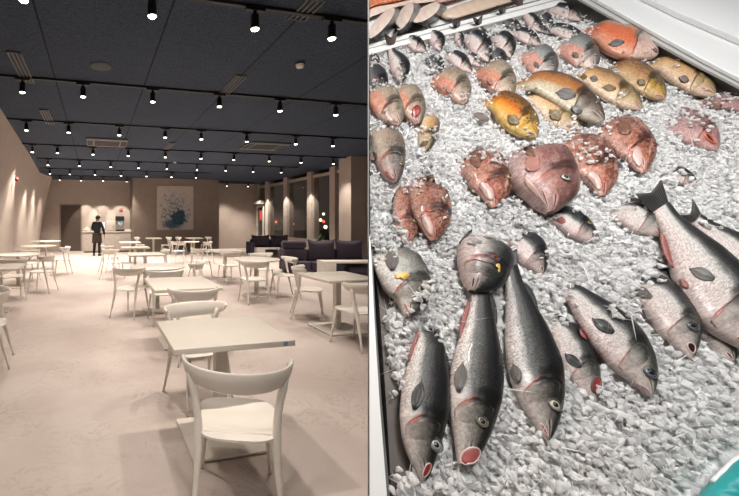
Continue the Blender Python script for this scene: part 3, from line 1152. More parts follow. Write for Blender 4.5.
mb.build('foliage', 'plant_green', t, solid=0.003, recalc=False)
from mathutils import noise as mnoise
# ------------------------------------------------------------------ fish shop: tilted ice bank
K0, VY = 435.0, 300.0
TAU = math.atan((PY + VY) / F)
CT_, ST_ = math.cos(TAU), math.sin(TAU)
NRM = Vector((0, -ST_, CT_))
EU, EV = Vector((1, 0, 0)), Vector((0, CT_, ST_))
SEAM = (368.2 - PX) / F


def ice(x, y, w=0.0):
    """point of the display bank seen at (x, y), w metres above the bank"""
    D = (K0 - F * w / CT_) / (y + VY)
    return Vector(((x - PX) / F * D, D, EYE - (y - PY) / F * D))


def clampx(p, eps=0.004):
    lim = SEAM * p.y + eps
    if p.x < lim:
        p.x = lim
    return p


simple('rim_white', (0.74, 0.75, 0.75), 0.35, var=0.02)
simple('rim_grey', (0.42, 0.42, 0.41), 0.4, var=0.04)
simple('panel_white', (0.78, 0.79, 0.80), 0.5, var=0.01)
simple('tray_steel', (0.16, 0.145, 0.135), 0.35, 0.6, var=0.25, scale=14)
simple('tray_dark', (0.10, 0.10, 0.095), 0.45, 0.2, var=0.3, scale=20)
simple('teal_plastic', (0.03, 0.30, 0.31), 0.25, var=0.05)
simple('divider_white', (0.72, 0.72, 0.70), 0.4, var=0.06, scale=30)


def ice_mat():
    k = NT('crushed_ice')
    o = k.obj()
    n = k.noise(o, 60, 3, 0.6)
    n2 = k.noise(o, 5, 3, 0.5)
    c = k.mix(n2, (0.88, 0.875, 0.87), (0.95, 0.945, 0.94))
    b = k.bsdf(c, 0.22, normal=k.bump(n, 0.2, 0.004), IOR=1.31)
    tl = k.n('ShaderNodeBsdfTranslucent')
    tl.inputs[0].default_value = (0.97, 0.965, 0.96, 1)
    mx = k.n('ShaderNodeMixShader')
    mx.inputs[0].default_value = 0.42
    k.t.links.new(b.outputs[0], mx.inputs[1])
    k.t.links.new(tl.outputs[0], mx.inputs[2])
    gl = k.n('ShaderNodeBsdfGlass')
    gl.inputs['Color'].default_value = (0.97, 0.98, 0.99, 1)
    gl.inputs['Roughness'].default_value = 0.12
    gl.inputs['IOR'].default_value = 1.31
    mx2 = k.n('ShaderNodeMixShader')
    mx2.inputs[0].default_value = 0.16
    k.t.links.new(mx.outputs[0], mx2.inputs[1])
    k.t.links.new(gl.outputs[0], mx2.inputs[2])
    k.t.links.new(mx2.outputs[0], k.out.inputs[0])
    M['ice'] = k.m
    k = NT('ice_bed')
    o = k.obj()
    n = k.noise(o, 45, 4, 0.65)
    v = k.voro(o, 55)
    c = k.mix(k.rng(v, 0.1, 0.6), (0.93, 0.93, 0.925), (0.80, 0.80, 0.80))
    k.bsdf(c, 0.35, normal=k.bump(k.math('ADD', n, v), 0.6, 0.01))
    M['ice_bed'] = k.m


ice_mat()


def poly_slab(name, poly, w0, w1, mat, parent=None, bevel=0.0, clamp=False):
    """slab lying on the bank: outline given as seen, from height w0 up to w1"""
    n = len(poly)
    hi = [ice(x, y, w1) for x, y in poly]
    lo = [p - NRM * (w1 - w0) for p in hi]
    if clamp:
        hi = [clampx(p, 0.002) for p in hi]
        lo = [clampx(p, 0.002) for p in lo]
    fs = [tuple(range(n)), tuple(range(2 * n - 1, n - 1, -1))]
    for i in range(n):
        j = (i + 1) % n
        fs.append((i, n + i, n + j, j))
    return MB().add(hi + lo, fs).build(name, mat, parent, bevel=bevel)


# --- counter body, tray, rims
ct = thing('fish_counter', 'white and steel display counter with a steep tray full of ice and fish', 'counter', (0.9, 1.0, 0))


def world_child(o, par):
    o.parent = par
    o.matrix_parent_inverse = Matrix.Translation(-Vector(par.location))
    return o


def cslab(name, poly, w0, w1, mat, bevel=0.0, clamp=True):
    return world_child(poly_slab(name, poly, w0, w1, mat, None, bevel, clamp), ct)


def quad_prism(name, a, b, depth, mat):
    """vertical skirt below the edge a-b"""
    pts = [a, b, Vector((b.x, b.y, 0)), Vector((a.x, a.y, 0))]
    d = Vector((depth[0], depth[1], 0))
    q = [p + d for p in pts]
    o = MB().add(pts + q, [(0, 1, 2, 3), (7, 6, 5, 4), (0, 4, 5, 1), (1, 5, 6, 2), (2, 6, 7, 3), (3, 7, 4, 0)]).build(name, mat)
    return world_child(o, ct)


cslab('tray_floor', [(364, -70), (364, 560), (850, 560), (850, -70)], -0.10, -0.075, 'tray_steel')
# steel liner that shows as a strip along the left rim
cslab('tray_liner', [(372, 250), (379, 300), (386, 400), (392, 500), (396, 560), (425, 560), (415, 400), (404, 330), (398, 262), (390, 240), (372, 240)], -0.085, -0.012, 'tray_steel')
cslab('side_rim', [(364, 236), (364, 560), (392, 560), (387, 496), (379.5, 400), (374.5, 320), (371.0, 250), (370, 236)], -0.10, 0.006, 'rim_white', 0.002)
cslab('rim_gasket', [(371.0, 250), (374.5, 320), (379.5, 400), (387, 496), (392, 560), (395.2, 560), (390, 496), (381.6, 400), (376, 320), (372.2, 250)], -0.09, 0.004, 'tray_dark')
# right-hand flange and dark inner wall
edge = [(566, -8), (580, 0), (640, 34), (700, 67), (760, 98), (860, 150)]
cslab('inner_wall', edge + [(880, 150), (880, -60), (566, -60)], -0.09, 0.040, 'tray_dark')
e2 = [(x + 0.5, y - 0.5) for x, y in edge]
e3 = [(x + 7, y - 6.5) for x, y in edge]
cslab('flange_edge', e2 + [(880, 152), (880, -60), (560, -60), (560, -10)], 0.0405, 0.046, 'rim_grey')
cslab('flange', e3 + [(880, 150), (880, -60), (575, -60)], 0.0465, 0.058, 'rim_white', 0.003)
cslab('back_panel', [(632, -10), (680, 13), (739, 38), (800, 62), (890, 100), (890, -80), (632, -80)], 0.0585, 0.074, 'panel_white', 0.002)
cslab('end_rim', [(806, 126), (806, 560), (850, 560), (850, 146)], -0.10, 0.02, 'rim_white', 0.003)
cslab('front_rim', [(364, 541), (850, 541), (850, 562), (364, 562)], -0.10, 0.012, 'rim_white', 0.003)
# divider strip between the ice tray and the fillet tray
div_lo = [(364, 54.5), (400, 45.5), (460, 31), (520, 15.5), (580, -1), (600, -6)]
div_hi = [(600, -16), (580, -11), (520, 5.5), (460, 21), (400, 35.5), (364, 44)]
cslab('tray_divider', div_lo + div_hi, -0.08, 0.016, 'divider_white', 0.003)
cslab('divider_groove', [(364, 48.5), (460, 25.6), (600, -11.4), (600, -12.2), (460, 24.8), (364, 47.7)], 0.0165, 0.018, 'rim_grey')
cslab('divider_skirt', [(440, 36), (520, 16), (600, -5.5), (600, 1.5), (520, 24.5), (440, 45)], -0.08, -0.002, 'rim_grey')
cslab('fillet_tray', [(364, 43), (600, -16), (600, -70), (364, -70)], -0.075, -0.012, 'rim_white')
# cabinet under the bank
fa, fb = ice(364, 555, -0.09), ice(850, 555, -0.09)
fa.x = SEAM * fa.y + 0.004
o = MB().add([fa, fb, Vector((fb.x, fb.y, 0)), Vector((fa.x, fa.y, 0)),
              *[p + Vector((0.02, 0.03, 0)) for p in (fa, fb, Vector((fb.x, fb.y, 0)), Vector((fa.x, fa.y, 0)))]],
             [(0, 1, 2, 3), (7, 6, 5, 4), (0, 4, 5, 1), (1, 5, 6, 2), (2, 6, 7, 3), (3, 7, 4, 0)]).build('front_skirt', 'panel_white')
world_child(o, ct)
ga = ice(364, -60, -0.09)
ga.x = SEAM * ga.y + 0.004
o = MB().add([fa, Vector((fa.x, fa.y, 0)), Vector((ga.x, ga.y, 0)), ga, *[p + Vector((0.02, 0, 0)) for p in (fa, Vector((fa.x, fa.y, 0)), Vector((ga.x, ga.y, 0)), ga)]],
             [(0, 1, 2, 3), (7, 6, 5, 4), (0, 4, 5, 1), (1, 5, 6, 2), (2, 6, 7, 3), (3, 7, 4, 0)]).build('side_panel', 'panel_white')
world_child(o, ct)

# thin panel added at the seam to block light, and the shop's back wall
YA, YB = 0.80, 2.26
t0 = 0.0008
pA = Vector((SEAM * YA - 0.001, YA, 0))
pB = Vector((SEAM * YB - 0.001, YB, 0))
nn = Vector((1, -SEAM, 0)).normalized()
q = [pA, pB, pB + nn * 0.0025, pA + nn * 0.0025]
o = MB().add([(p.x, p.y, 0) for p in q] + [(p.x, p.y, CEIL) for p in q], [(0, 1, 2, 3), (7, 6, 5, 4), (0, 4, 5, 1), (1, 5, 6, 2), (2, 6, 7, 3), (3, 7, 4, 0)]).build('added_partition', 'rim_grey')
struct(o)
pC = Vector((SEAM * (YB + 0.1), YB + 0.1, 0))
o = MB().prism([(pB.x + 0.003, YB), (4.2, YB), (4.2, YB + 0.1), (pC.x + 0.003, pC.y)], 0, CEIL).build('wall_shop_back', 'panel_white')
struct(o)

# ------------------------------------------------------------------ fish materials


def voro2(k, vec):
    nd = k.n('ShaderNodeTexVoronoi', feature='F1', voronoi_dimensions='2D')
    k.put(nd.inputs['Vector'], vec)
    nd.inputs['Scale'].default_value = 1.0
    return nd.outputs['Distance']


def fish_mat(name, stops, head, gill=(0.34, 0.10, 0.075), spot=None, patch=None, scale_k=1.0, scale_amt=0.25, head_top=None, rough=0.32, mottle=0.0, mcol=(0.5, 0.45, 0.4), spot_size=0.26, gill_w=0.92, ramp_noise=0.16, shoulder=0.85):
    k = NT(name)
    uv = k.n('ShaderNodeUVMap').outputs[0]
    rnd = k.n('ShaderNodeObjectInfo').outputs['Random']
    sep = k.n('ShaderNodeSeparateXYZ')
    k.put(sep.inputs[0], uv)
    t, d = sep.outputs[0], sep.outputs[1]

    def vec(sx, sy):
        c = k.n('ShaderNodeCombineXYZ')
        k.put(c.inputs[0], k.math('MULTIPLY', t, sx))
        k.put(c.inputs[1], k.math('MULTIPLY', d, sy))
        k.put(c.inputs[2], k.math('MULTIPLY', rnd, 37.0))
        return c.outputs[0]
    n1 = k.noise(vec(10, 3), 1.0, 4, 0.6)
    n2 = k.noise(vec(40, 11), 1.0, 3, 0.6)
    dd = k.math('ADD', d, k.math('MULTIPLY', k.math('SUBTRACT', n1, 0.5), ramp_noise * 2))
    c = k.ramp(dd, stops)
    if patch:
        pc, plo, phi, tlo, thi = patch
        f = k.math('MULTIPLY', k.rng(dd, phi - 0.1, phi, 1, 0, True), k.rng(dd, plo - 0.06, plo, 0, 1, True))
        f = k.math('MULTIPLY', f, k.math('MULTIPLY', k.rng(t, tlo - 0.06, tlo + 0.04, 0, 1, True), k.rng(t, thi, thi + 0.1, 1, 0, True)))
        c = k.mix(f, c, pc)
    # head
    hd = k.rng(t, 0.31, 0.365, 1, 0, True)
    hc = k.ramp(k.math('ADD', dd, k.math('MULTIPLY', k.math('SUBTRACT', n2, 0.5), 0.3)), [(0.0, head[0]), (0.35, head[1]), (0.62, head[2]), (0.85, head_top or head[2])])
    c = k.mix(k.math('MULTIPLY', hd, 0.9), c, hc)
    if mottle:
        n7 = k.noise(vec(7, 4.5), 1.0, 3, 0.6)
        c = k.mix(k.math('MULTIPLY', k.rng(n7, 0.52, 0.68, 0, 1, True), mottle), c, [min(0.66, q * 1.15 + 0.06) for q in mcol])
        c = k.mix(k.math('MULTIPLY', k.rng(n7, 0.46, 0.34, 0, 1, True), mottle), c, [q * 0.2 for q in mcol])
        n4 = k.noise(vec(26, 30), 1.0, 4, 0.65)
        c = k.mix(k.math('MULTIPLY', k.rng(n2, 0.47, 0.60, 0, 1), mottle), c, mcol)
        c = k.mix(k.math('MULTIPLY', k.rng(n4, 0.53, 0.66, 0, 1), mottle), c, [q * 0.22 for q in mcol])
    # scales
    vs_ = voro2(k, vec(95 * scale_k, 30 * scale_k))
    body = k.rng(t, 0.36, 0.42, 0, 1, True)
    sc = k.math('MULTIPLY', k.rng(vs_, 0.25, 0.65, 0, 1), k.math('MULTIPLY', body, scale_amt))
    c = k.mix(sc, c, (0.012, 0.012, 0.014))
    if spot:
        vv = voro2(k, vec(30, 11))
        f = k.math('MULTIPLY', k.rng(vv, spot_size, spot_size + 0.08, 1, 0), k.rng(dd, 0.35, 0.5, 0, 0.9))
        f = k.math('MULTIPLY', f, k.rng(t, 0.10, 0.2, 0.3, 1))
        c = k.mix(f, c, spot)
    # gill slit: a curved reddish-dark band behind the cheek
    q = k.math('SUBTRACT', k.math('MULTIPLY', d, 2.0), 0.95)
    tc = k.math('SUBTRACT', 0.345, k.math('MULTIPLY', k.math('MULTIPLY', q, q), 0.085))
    g = k.math('ABSOLUTE', k.math('SUBTRACT', t, tc))
    g = k.math('ADD', g, k.math('MULTIPLY', k.math('SUBTRACT', n2, 0.5), 0.02))
    gf = k.math('MULTIPLY', k.rng(g, 0.012, 0.036, 1, 0, True), k.math('MULTIPLY', k.rng(d, 0.10, 0.22, 0, 1), k.rng(d, 0.78, 0.92, 1, 0)))
    c = k.mix(k.math('MULTIPLY', k.math('MULTIPLY', gf, k.rng(n1, 0.25, 0.5, 0.6, 1.0)), gill_w), c, k.mix(k.rng(dd, 0.24, 0.42), gill, [q * 0.22 for q in head[2]]))
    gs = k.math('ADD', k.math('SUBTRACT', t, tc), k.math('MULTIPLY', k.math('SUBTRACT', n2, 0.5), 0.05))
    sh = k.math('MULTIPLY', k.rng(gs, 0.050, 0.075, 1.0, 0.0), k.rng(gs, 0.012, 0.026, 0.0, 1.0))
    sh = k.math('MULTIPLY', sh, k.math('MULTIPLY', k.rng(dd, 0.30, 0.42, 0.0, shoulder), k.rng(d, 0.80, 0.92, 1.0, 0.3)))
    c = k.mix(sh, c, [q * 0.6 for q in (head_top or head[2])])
    ml = k.math('ABSOLUTE', k.math('SUBTRACT', d, k.math('SUBTRACT', 0.48, k.math('MULTIPLY', t, 0.95))))
    mf = k.math('MULTIPLY', k.rng(ml, 0.012, 0.035, 1, 0, True), k.rng(t, 0.09, 0.13, 0.85, 0, True))
    c = k.mix(mf, c, (0.035, 0.012, 0.010))
    lipf = k.math('MULTIPLY', k.rng(k.math('ABSOLUTE', k.math('SUBTRACT', ml, 0.07)), 0.015, 0.05, 1, 0, True), k.rng(t, 0.08, 0.13, 0.55, 0, True))
    c = k.mix(lipf, c, head[0])
    n6 = k.noise(vec(60, 17), 1.0, 3, 0.6)
    c = k.mix(1.0, c, k.mix(k.rng(n6, 0.3, 0.7), (0.66, 0.66, 0.66), (1.18, 1.18, 1.18)), 'MULTIPLY')
    h = k.math('SUBTRACT', k.math('MULTIPLY', n2, 0.3), k.math('MULTIPLY', k.math('MULTIPLY', vs_, body), 0.8))
    k.bsdf(c, rough, normal=k.bump(h, 0.45 if mottle else 0.3, 0.004 if mottle else 0.002), Coat_Weight=0.10, Coat_Roughness=0.08, Specular_IOR_Level=0.25)
    M[name] = k.m


fish_mat('bass', [(0.0, (0.66, 0.58, 0.55)), (0.15, (0.56, 0.53, 0.51)), (0.27, (0.14, 0.142, 0.137)), (0.44, (0.058, 0.057, 0.055)), (0.58, (0.014, 0.015, 0.016)), (1.0, (0.005, 0.006, 0.007))],
         [(0.52, 0.46, 0.43), (0.20, 0.187, 0.168), (0.030, 0.029, 0.026)], head_top=(0.012, 0.013, 0.013), scale_amt=0.4, ramp_noise=0.07)
fish_mat('bass_pale', [(0.0, (0.62, 0.50, 0.47)), (0.44, (0.58, 0.55, 0.52)), (0.52, (0.20, 0.197, 0.19)), (0.60, (0.055, 0.055, 0.053)), (0.70, (0.022, 0.023, 0.024)), (1.0, (0.010, 0.011, 0.012))],
         [(0.58, 0.48, 0.45), (0.34, 0.305, 0.28), (0.07, 0.078, 0.065)], head_top=(0.014, 0.014, 0.014), scale_amt=0.3, ramp_noise=0.09)
fish_mat('small_silver', [(0.0, (0.62, 0.47, 0.45)), (0.32, (0.58, 0.54, 0.51)), (0.42, (0.13, 0.13, 0.127)), (0.52, (0.026, 0.027, 0.03)), (1.0, (0.010, 0.011, 0.012))],
         [(0.60, 0.46, 0.44), (0.34, 0.28, 0.26), (0.022, 0.022, 0.022)], head_top=(0.010, 0.011, 0.012), scale_amt=0.2, ramp_noise=0.12)
fish_mat('small_dark', [(0.0, (0.20, 0.20, 0.20)), (0.3, (0.06, 0.06, 0.065)), (1.0, (0.012, 0.013, 0.016))],
         [(0.26, 0.24, 0.23), (0.05, 0.05, 0.052), (0.016, 0.016, 0.018)], scale_amt=0.2)
fish_mat('bream', [(0.0, (0.58, 0.45, 0.42)), (0.3, (0.50, 0.45, 0.42)), (0.5, (0.11, 0.11, 0.105)), (0.7, (0.03, 0.031, 0.032)), (1.0, (0.012, 0.012, 0.013))],
         [(0.58, 0.45, 0.42), (0.40, 0.32, 0.30), (0.04, 0.042, 0.044)], head_top=(0.016, 0.017, 0.018), scale_amt=0.2)
fish_mat('grouper', [(0.0, (0.62, 0.58, 0.55)), (0.35, (0.50, 0.49, 0.45)), (0.6, (0.24, 0.235, 0.21)), (1.0, (0.035, 0.035, 0.032))],
         [(0.66, 0.58, 0.55), (0.44, 0.41, 0.36), (0.17, 0.16, 0.14)], head_top=(0.03, 0.03, 0.03), scale_amt=0.25)
RED = [(0.0, (0.58, 0.34, 0.28)), (0.22, (0.42, 0.155, 0.095)), (0.45, (0.25, 0.062, 0.034)), (0.7, (0.11, 0.034, 0.024)), (1.0, (0.05, 0.022, 0.02))]
fish_mat('rockfish', RED, [(0.60, 0.38, 0.33), (0.36, 0.095, 0.05), (0.15, 0.044, 0.03)], head_top=(0.07, 0.026, 0.02), gill=(0.40, 0.10, 0.06), scale_amt=0.25, mottle=0.6, mcol=(0.50, 0.27, 0.20), ramp_noise=0.3)
fish_mat('red_bream', [(0.0, (0.62, 0.44, 0.41)), (0.2, (0.50, 0.29, 0.26)), (0.42, (0.29, 0.125, 0.11)), (0.7, (0.15, 0.066, 0.060)), (1.0, (0.06, 0.03, 0.028))],
         [(0.64, 0.47, 0.44), (0.34, 0.16, 0.135), (0.17, 0.075, 0.068)], head_top=(0.07, 0.03, 0.028), gill=(0.42, 0.13, 0.09), scale_amt=0.3, mottle=0.3, mcol=(0.42, 0.25, 0.22), scale_k=0.8)
fish_mat('pink_fish', [(0.0, (0.60, 0.36, 0.34)), (0.3, (0.42, 0.22, 0.21)), (0.6, (0.26, 0.12, 0.12)), (1.0, (0.18, 0.09, 0.09))],
         [(0.62, 0.38, 0.36), (0.44, 0.20, 0.18), (0.25, 0.11, 0.105)], gill=(0.4, 0.08, 0.06), mottle=0.5, mcol=(0.50, 0.36, 0.34))
fish_mat('trout_orange', [(0.0, (0.58, 0.38, 0.13)), (0.18, (0.58, 0.27, 0.04)), (0.36, (0.52, 0.14, 0.012)), (0.58, (0.20, 0.085, 0.025)), (1.0, (0.045, 0.035, 0.022))],
         [(0.58, 0.42, 0.17), (0.50, 0.30, 0.05), (0.30, 0.16, 0.03)], head_top=(0.05, 0.045, 0.03), spot=(0.03, 0.02, 0.015), gill=(0.25, 0.16, 0.05), scale_amt=0.05)
fish_mat('trout_gold', [(0.0, (0.62, 0.46, 0.33)), (0.3, (0.54, 0.34, 0.17)), (0.55, (0.38, 0.21, 0.10)), (0.78, (0.16, 0.105, 0.065)), (1.0, (0.04, 0.035, 0.028))],
         [(0.60, 0.46, 0.36), (0.42, 0.31, 0.17), (0.20, 0.14, 0.06)], head_top=(0.045, 0.042, 0.035), spot=(0.05, 0.035, 0.025), spot_size=0.12, gill=(0.22, 0.14, 0.06), scale_amt=0.05)
fish_mat('trout_dark', [(0.0, (0.52, 0.44, 0.32)), (0.25, (0.46, 0.38, 0.26)), (0.42, (0.38, 0.17, 0.06)), (0.66, (0.30, 0.115, 0.04)), (0.84, (0.06, 0.05, 0.04)), (1.0, (0.022, 0.022, 0.022))],
         [(0.44, 0.39, 0.33), (0.15, 0.135, 0.115), (0.05, 0.048, 0.043)], head_top=(0.03, 0.03, 0.03), gill=(0.10, 0.07, 0.05), scale_amt=0.05)
fish_mat('trout_brown', [(0.0, (0.50, 0.36, 0.20)), (0.3, (0.40, 0.22, 0.10)), (0.65, (0.26, 0.125, 0.06)), (1.0, (0.09, 0.065, 0.045))],
         [(0.52, 0.36, 0.20), (0.44, 0.27, 0.05), (0.14, 0.10, 0.04)], head_top=(0.05, 0.045, 0.03), spot=(0.03, 0.02, 0.016), spot_size=0.24, gill=(0.20, 0.12, 0.04), scale_amt=0.05)
fish_mat('trout_speckled', [(0.0, (0.50, 0.40, 0.32)), (0.3, (0.36, 0.27, 0.20)), (0.6, (0.20, 0.145, 0.115)), (1.0, (0.085, 0.075, 0.068))],
         [(0.52, 0.30, 0.27), (0.24, 0.17, 0.145), (0.085, 0.078, 0.072)], head_top=(0.05, 0.05, 0.05), spot=(0.04, 0.035, 0.03), spot_size=0.14, gill=(0.3, 0.12, 0.09), scale_amt=0.1, mottle=0.25, mcol=(0.42, 0.34, 0.27))
fish_mat('char_red', [(0.0, (0.62, 0.30, 0.20)), (0.3, (0.62, 0.16, 0.075)), (0.58, (0.55, 0.145, 0.07)), (0.74, (0.34, 0.25, 0.17)), (1.0, (0.18, 0.165, 0.12))],
         [(0.68, 0.50, 0.42), (0.62, 0.44, 0.38), (0.45, 0.38, 0.33)], head_top=(0.24, 0.22, 0.19), gill=(0.42, 0.05, 0.03), scale_amt=0.05)
fish_mat('char_tan', [(0.0, (0.64, 0.26, 0.19)), (0.2, (0.60, 0.22, 0.14)), (0.36, (0.42, 0.29, 0.21)), (0.65, (0.26, 0.21, 0.155)), (1.0, (0.13, 0.115, 0.085))],
         [(0.66, 0.44, 0.37), (0.36, 0.25, 0.19), (0.20, 0.155, 0.115)], head_top=(0.10, 0.09, 0.07), gill=(0.38, 0.10, 0.07), scale_amt=0.1, mottle=0.3, mcol=(0.40, 0.34, 0.25))
fish_mat('char_grey', [(0.0, (0.62, 0.34, 0.28)), (0.22, (0.58, 0.26, 0.20)), (0.36, (0.30, 0.30, 0.28)), (0.65, (0.155, 0.165, 0.16)), (1.0, (0.06, 0.066, 0.066))],
         [(0.68, 0.52, 0.47), (0.36, 0.30, 0.27), (0.11, 0.105, 0.10)], head_top=(0.05, 0.05, 0.05), gill=(0.36, 0.10, 0.08), scale_amt=0.12)


def fin_mat(name, col, col2, k_=26):
    k = NT(name)
    uv = k.n('ShaderNodeUVMap').outputs[0]
    sep = k.n('ShaderNodeSeparateXYZ')
    k.put(sep.inputs[0], uv)
    w = k.math('SINE', k.math('MULTIPLY', sep.outputs[0], float(k_ * 3.14)))
    f = k.rng(w, -1, 1, 0, 1)
    c = k.mix(f, col, col2)
    k.bsdf(c, 0.4, normal=k.bump(w, 0.4, 0.002), Coat_Weight=0.2)
    M[name] = k.m


fin_mat('fin_dark', (0.016, 0.016, 0.018), (0.055, 0.052, 0.05))
fin_mat('fin_brown', (0.085, 0.055, 0.04), (0.15, 0.10, 0.075))
fin_mat('fin_grey', (0.07, 0.066, 0.062), (0.15, 0.135, 0.125))
fin_mat('fin_red', (0.22, 0.05, 0.045), (0.34, 0.13, 0.115))
fin_mat('fin_rust', (0.12, 0.055, 0.035), (0.22, 0.10, 0.07))
fin_mat('fin_gold', (0.11, 0.075, 0.03), (0.20, 0.13, 0.05))
fin_mat('fin_pink', (0.30, 0.12, 0.09), (0.45, 0.22, 0.18))
simple('pupil', (0.008, 0.009, 0.012), 0.08, var=0)
simple('eye_olive', (0.22, 0.20, 0.13), 0.12, var=0.1)
simple('eye_pale', (0.40, 0.37, 0.29), 0.12, var=0.1)
simple('eye_blue', (0.10, 0.12, 0.155), 0.12, var=0.1)
simple('eye_cloud', (0.24, 0.25, 0.25), 0.15, var=0.1)
simple('eye_red', (0.28, 0.06, 0.05), 0.15, var=0.1)
simple('eye_gold', (0.30, 0.22, 0.07), 0.12, var=0.1)
simple('mouth_red', (0.24, 0.028, 0.025), 0.3, var=0.2, scale=60)
simple('mouth_pink', (0.36, 0.10, 0.09), 0.3, var=0.2, scale=60)
simple('mouth_dark', (0.03, 0.008, 0.008), 0.3)
simple('lip', (0.60, 0.48, 0.45), 0.35, var=0.12, scale=50)
simple('lip_dark', (0.08, 0.07, 0.068), 0.35, var=0.12, scale=50)
simple('lip_red', (0.46, 0.13, 0.08), 0.35, var=0.15, scale=50)
simple('jaw_white', (0.50, 0.33, 0.29), 0.35, var=0.15, scale=60)
simple('gill_spot', (0.62, 0.40, 0.10), 0.35, var=0.12, scale=50)


def gillplate_mat(name, a, b, c_):
    k = NT(name)
    uv = k.n('ShaderNodeUVMap').outputs[0]
    sep = k.n('ShaderNodeSeparateXYZ')
    k.put(sep.inputs[0], uv)
    n = k.noise(k.obj(), 90, 4, 0.6)
    d = k.math('ADD', sep.outputs[1], k.math('MULTIPLY', k.math('SUBTRACT', n, 0.5), 0.35))
    c = k.ramp(d, [(0.0, a), (0.45, b), (0.95, c_)])
    edge = k.rng(sep.outputs[0], 0.86, 0.97, 0, 0.75, True)
    c = k.mix(edge, c, [q * 0.35 + 0.06 * (i == 0) for i, q in enumerate(b)])
    k.bsdf(c, 0.34, normal=k.bump(n, 0.3, 0.003), Coat_Weight=0.12, Coat_Roughness=0.2, Specular_IOR_Level=0.4)
    M[name] = k.m


gillplate_mat('cheek_silver', (0.56, 0.44, 0.41), (0.20, 0.18, 0.155), (0.035, 0.033, 0.030))
gillplate_mat('cheek_bream', (0.50, 0.31, 0.27), (0.26, 0.11, 0.09), (0.13, 0.06, 0.052))
gillplate_mat('cheek_red', (0.60, 0.33, 0.28), (0.38, 0.12, 0.075), (0.17, 0.06, 0.045))
gillplate_mat('cheek_gold', (0.58, 0.44, 0.24), (0.50, 0.32, 0.08), (0.15, 0.11, 0.05))
gillplate_mat('cheek_tan', (0.64, 0.46, 0.40), (0.40, 0.28, 0.22), (0.16, 0.13, 0.10))
gillplate_mat('cheek_dark', (0.40, 0.36, 0.32), (0.15, 0.135, 0.12), (0.04, 0.04, 0.038))

PROF = {
    'bass': ([(0, .08), (.03, .24), (.08, .40), (.15, .58), (.24, .80), (.36, .98), (.46, 1.0), (.62, .82), (.78, .52), (.9, .33), (1, .30)],
             [(0, .08), (.03, .22), (.08, .42), (.15, .66), (.24, .88), (.36, 1.0), (.5, .98), (.64, .80), (.78, .52), (.9, .32), (1, .29)]),
    'bream': ([(0, .18), (.04, .46), (.10, .73), (.18, .92), (.30, 1.0), (.48, .98), (.66, .74), (.82, .42), (.92, .24), (1, .22)],
              [(0, .10), (.04, .22), (.10, .40), (.18, .58), (.30, .80), (.48, 1.0), (.66, .80), (.82, .44), (.92, .24), (1, .22)]),
    'trout': ([(0, .14), (.03, .32), (.08, .50), (.16, .70), (.26, .86), (.42, 1.0), (.6, .92), (.78, .64), (.9, .45), (1, .42)],
              [(0, .14), (.03, .32), (.08, .52), (.16, .74), (.26, .92), (.42, 1.0), (.6, .92), (.78, .62), (.9, .44), (1, .42)]),
    'gape': ([(0, .30), (.03, .40), (.08, .50), (.15, .62), (.24, .80), (.36, .98), (.46, 1.0), (.62, .82), (.78, .52), (.9, .33), (1, .30)],
             [(0, .26), (.03, .34), (.08, .46), (.15, .66), (.24, .88), (.36, 1.0), (.5, .98), (.64, .80), (.78, .52), (.9, .32), (1, .29)]),
    'rock': ([(0, .15), (.04, .34), (.10, .57), (.18, .79), (.28, .95), (.40, 1.0), (.55, .96), (.7, .76), (.85, .5), (1, .36)],
             [(0, .12), (.04, .27), (.10, .44), (.18, .64), (.28, .86), (.40, .98), (.55, .96), (.7, .74), (.85, .5), (1, .36)]),
}


def interp(tab, t):
    for (a, x), (b, y) in zip(tab, tab[1:]):
        if t <= b:
            f = (t - a) / (b - a)
            return x + (y - x) * f
    return tab[-1][1]


def smooth_interp(tab, t):
    return (interp(tab, max(0, t - 0.03)) + 2 * interp(tab, t) + interp(tab, min(1, t + 0.03))) / 4 if t > 0.04 else interp(tab, t)


def spline(pts, n):
    P_ = [Vector((*p, 0)) for p in pts]
    P_ = [P_[0] * 2 - P_[1]] + P_ + [P_[-1] * 2 - P_[-2]]
    out = []
    m = len(pts) - 1
    for i in range(m * 12 + 1):
        s = min(i // 12, m - 1)
        t = i / 12 - s
        a, b, c, d = P_[s:s + 4]
        out.append(0.5 * ((2 * b) + (c - a) * t + (2 * a - 5 * b + 4 * c - d) * t * t + (3 * b - a - 3 * c + d) * t ** 3))
    L = [0]
    for a, b in zip(out, out[1:]):
        L.append(L[-1] + (b - a).length)
    res = []
    for k in range(n):
        s = L[-1] * k / (n - 1)
        i = 0
        while i < len(L) - 2 and L[i + 1] < s:
            i += 1
        f = (s - L[i]) / max(1e-9, L[i + 1] - L[i])
        p = out[i].lerp(out[i + 1], f)
        res.append((p.x, p.y))
    return res


FISH = []
GRAZE = 0.87


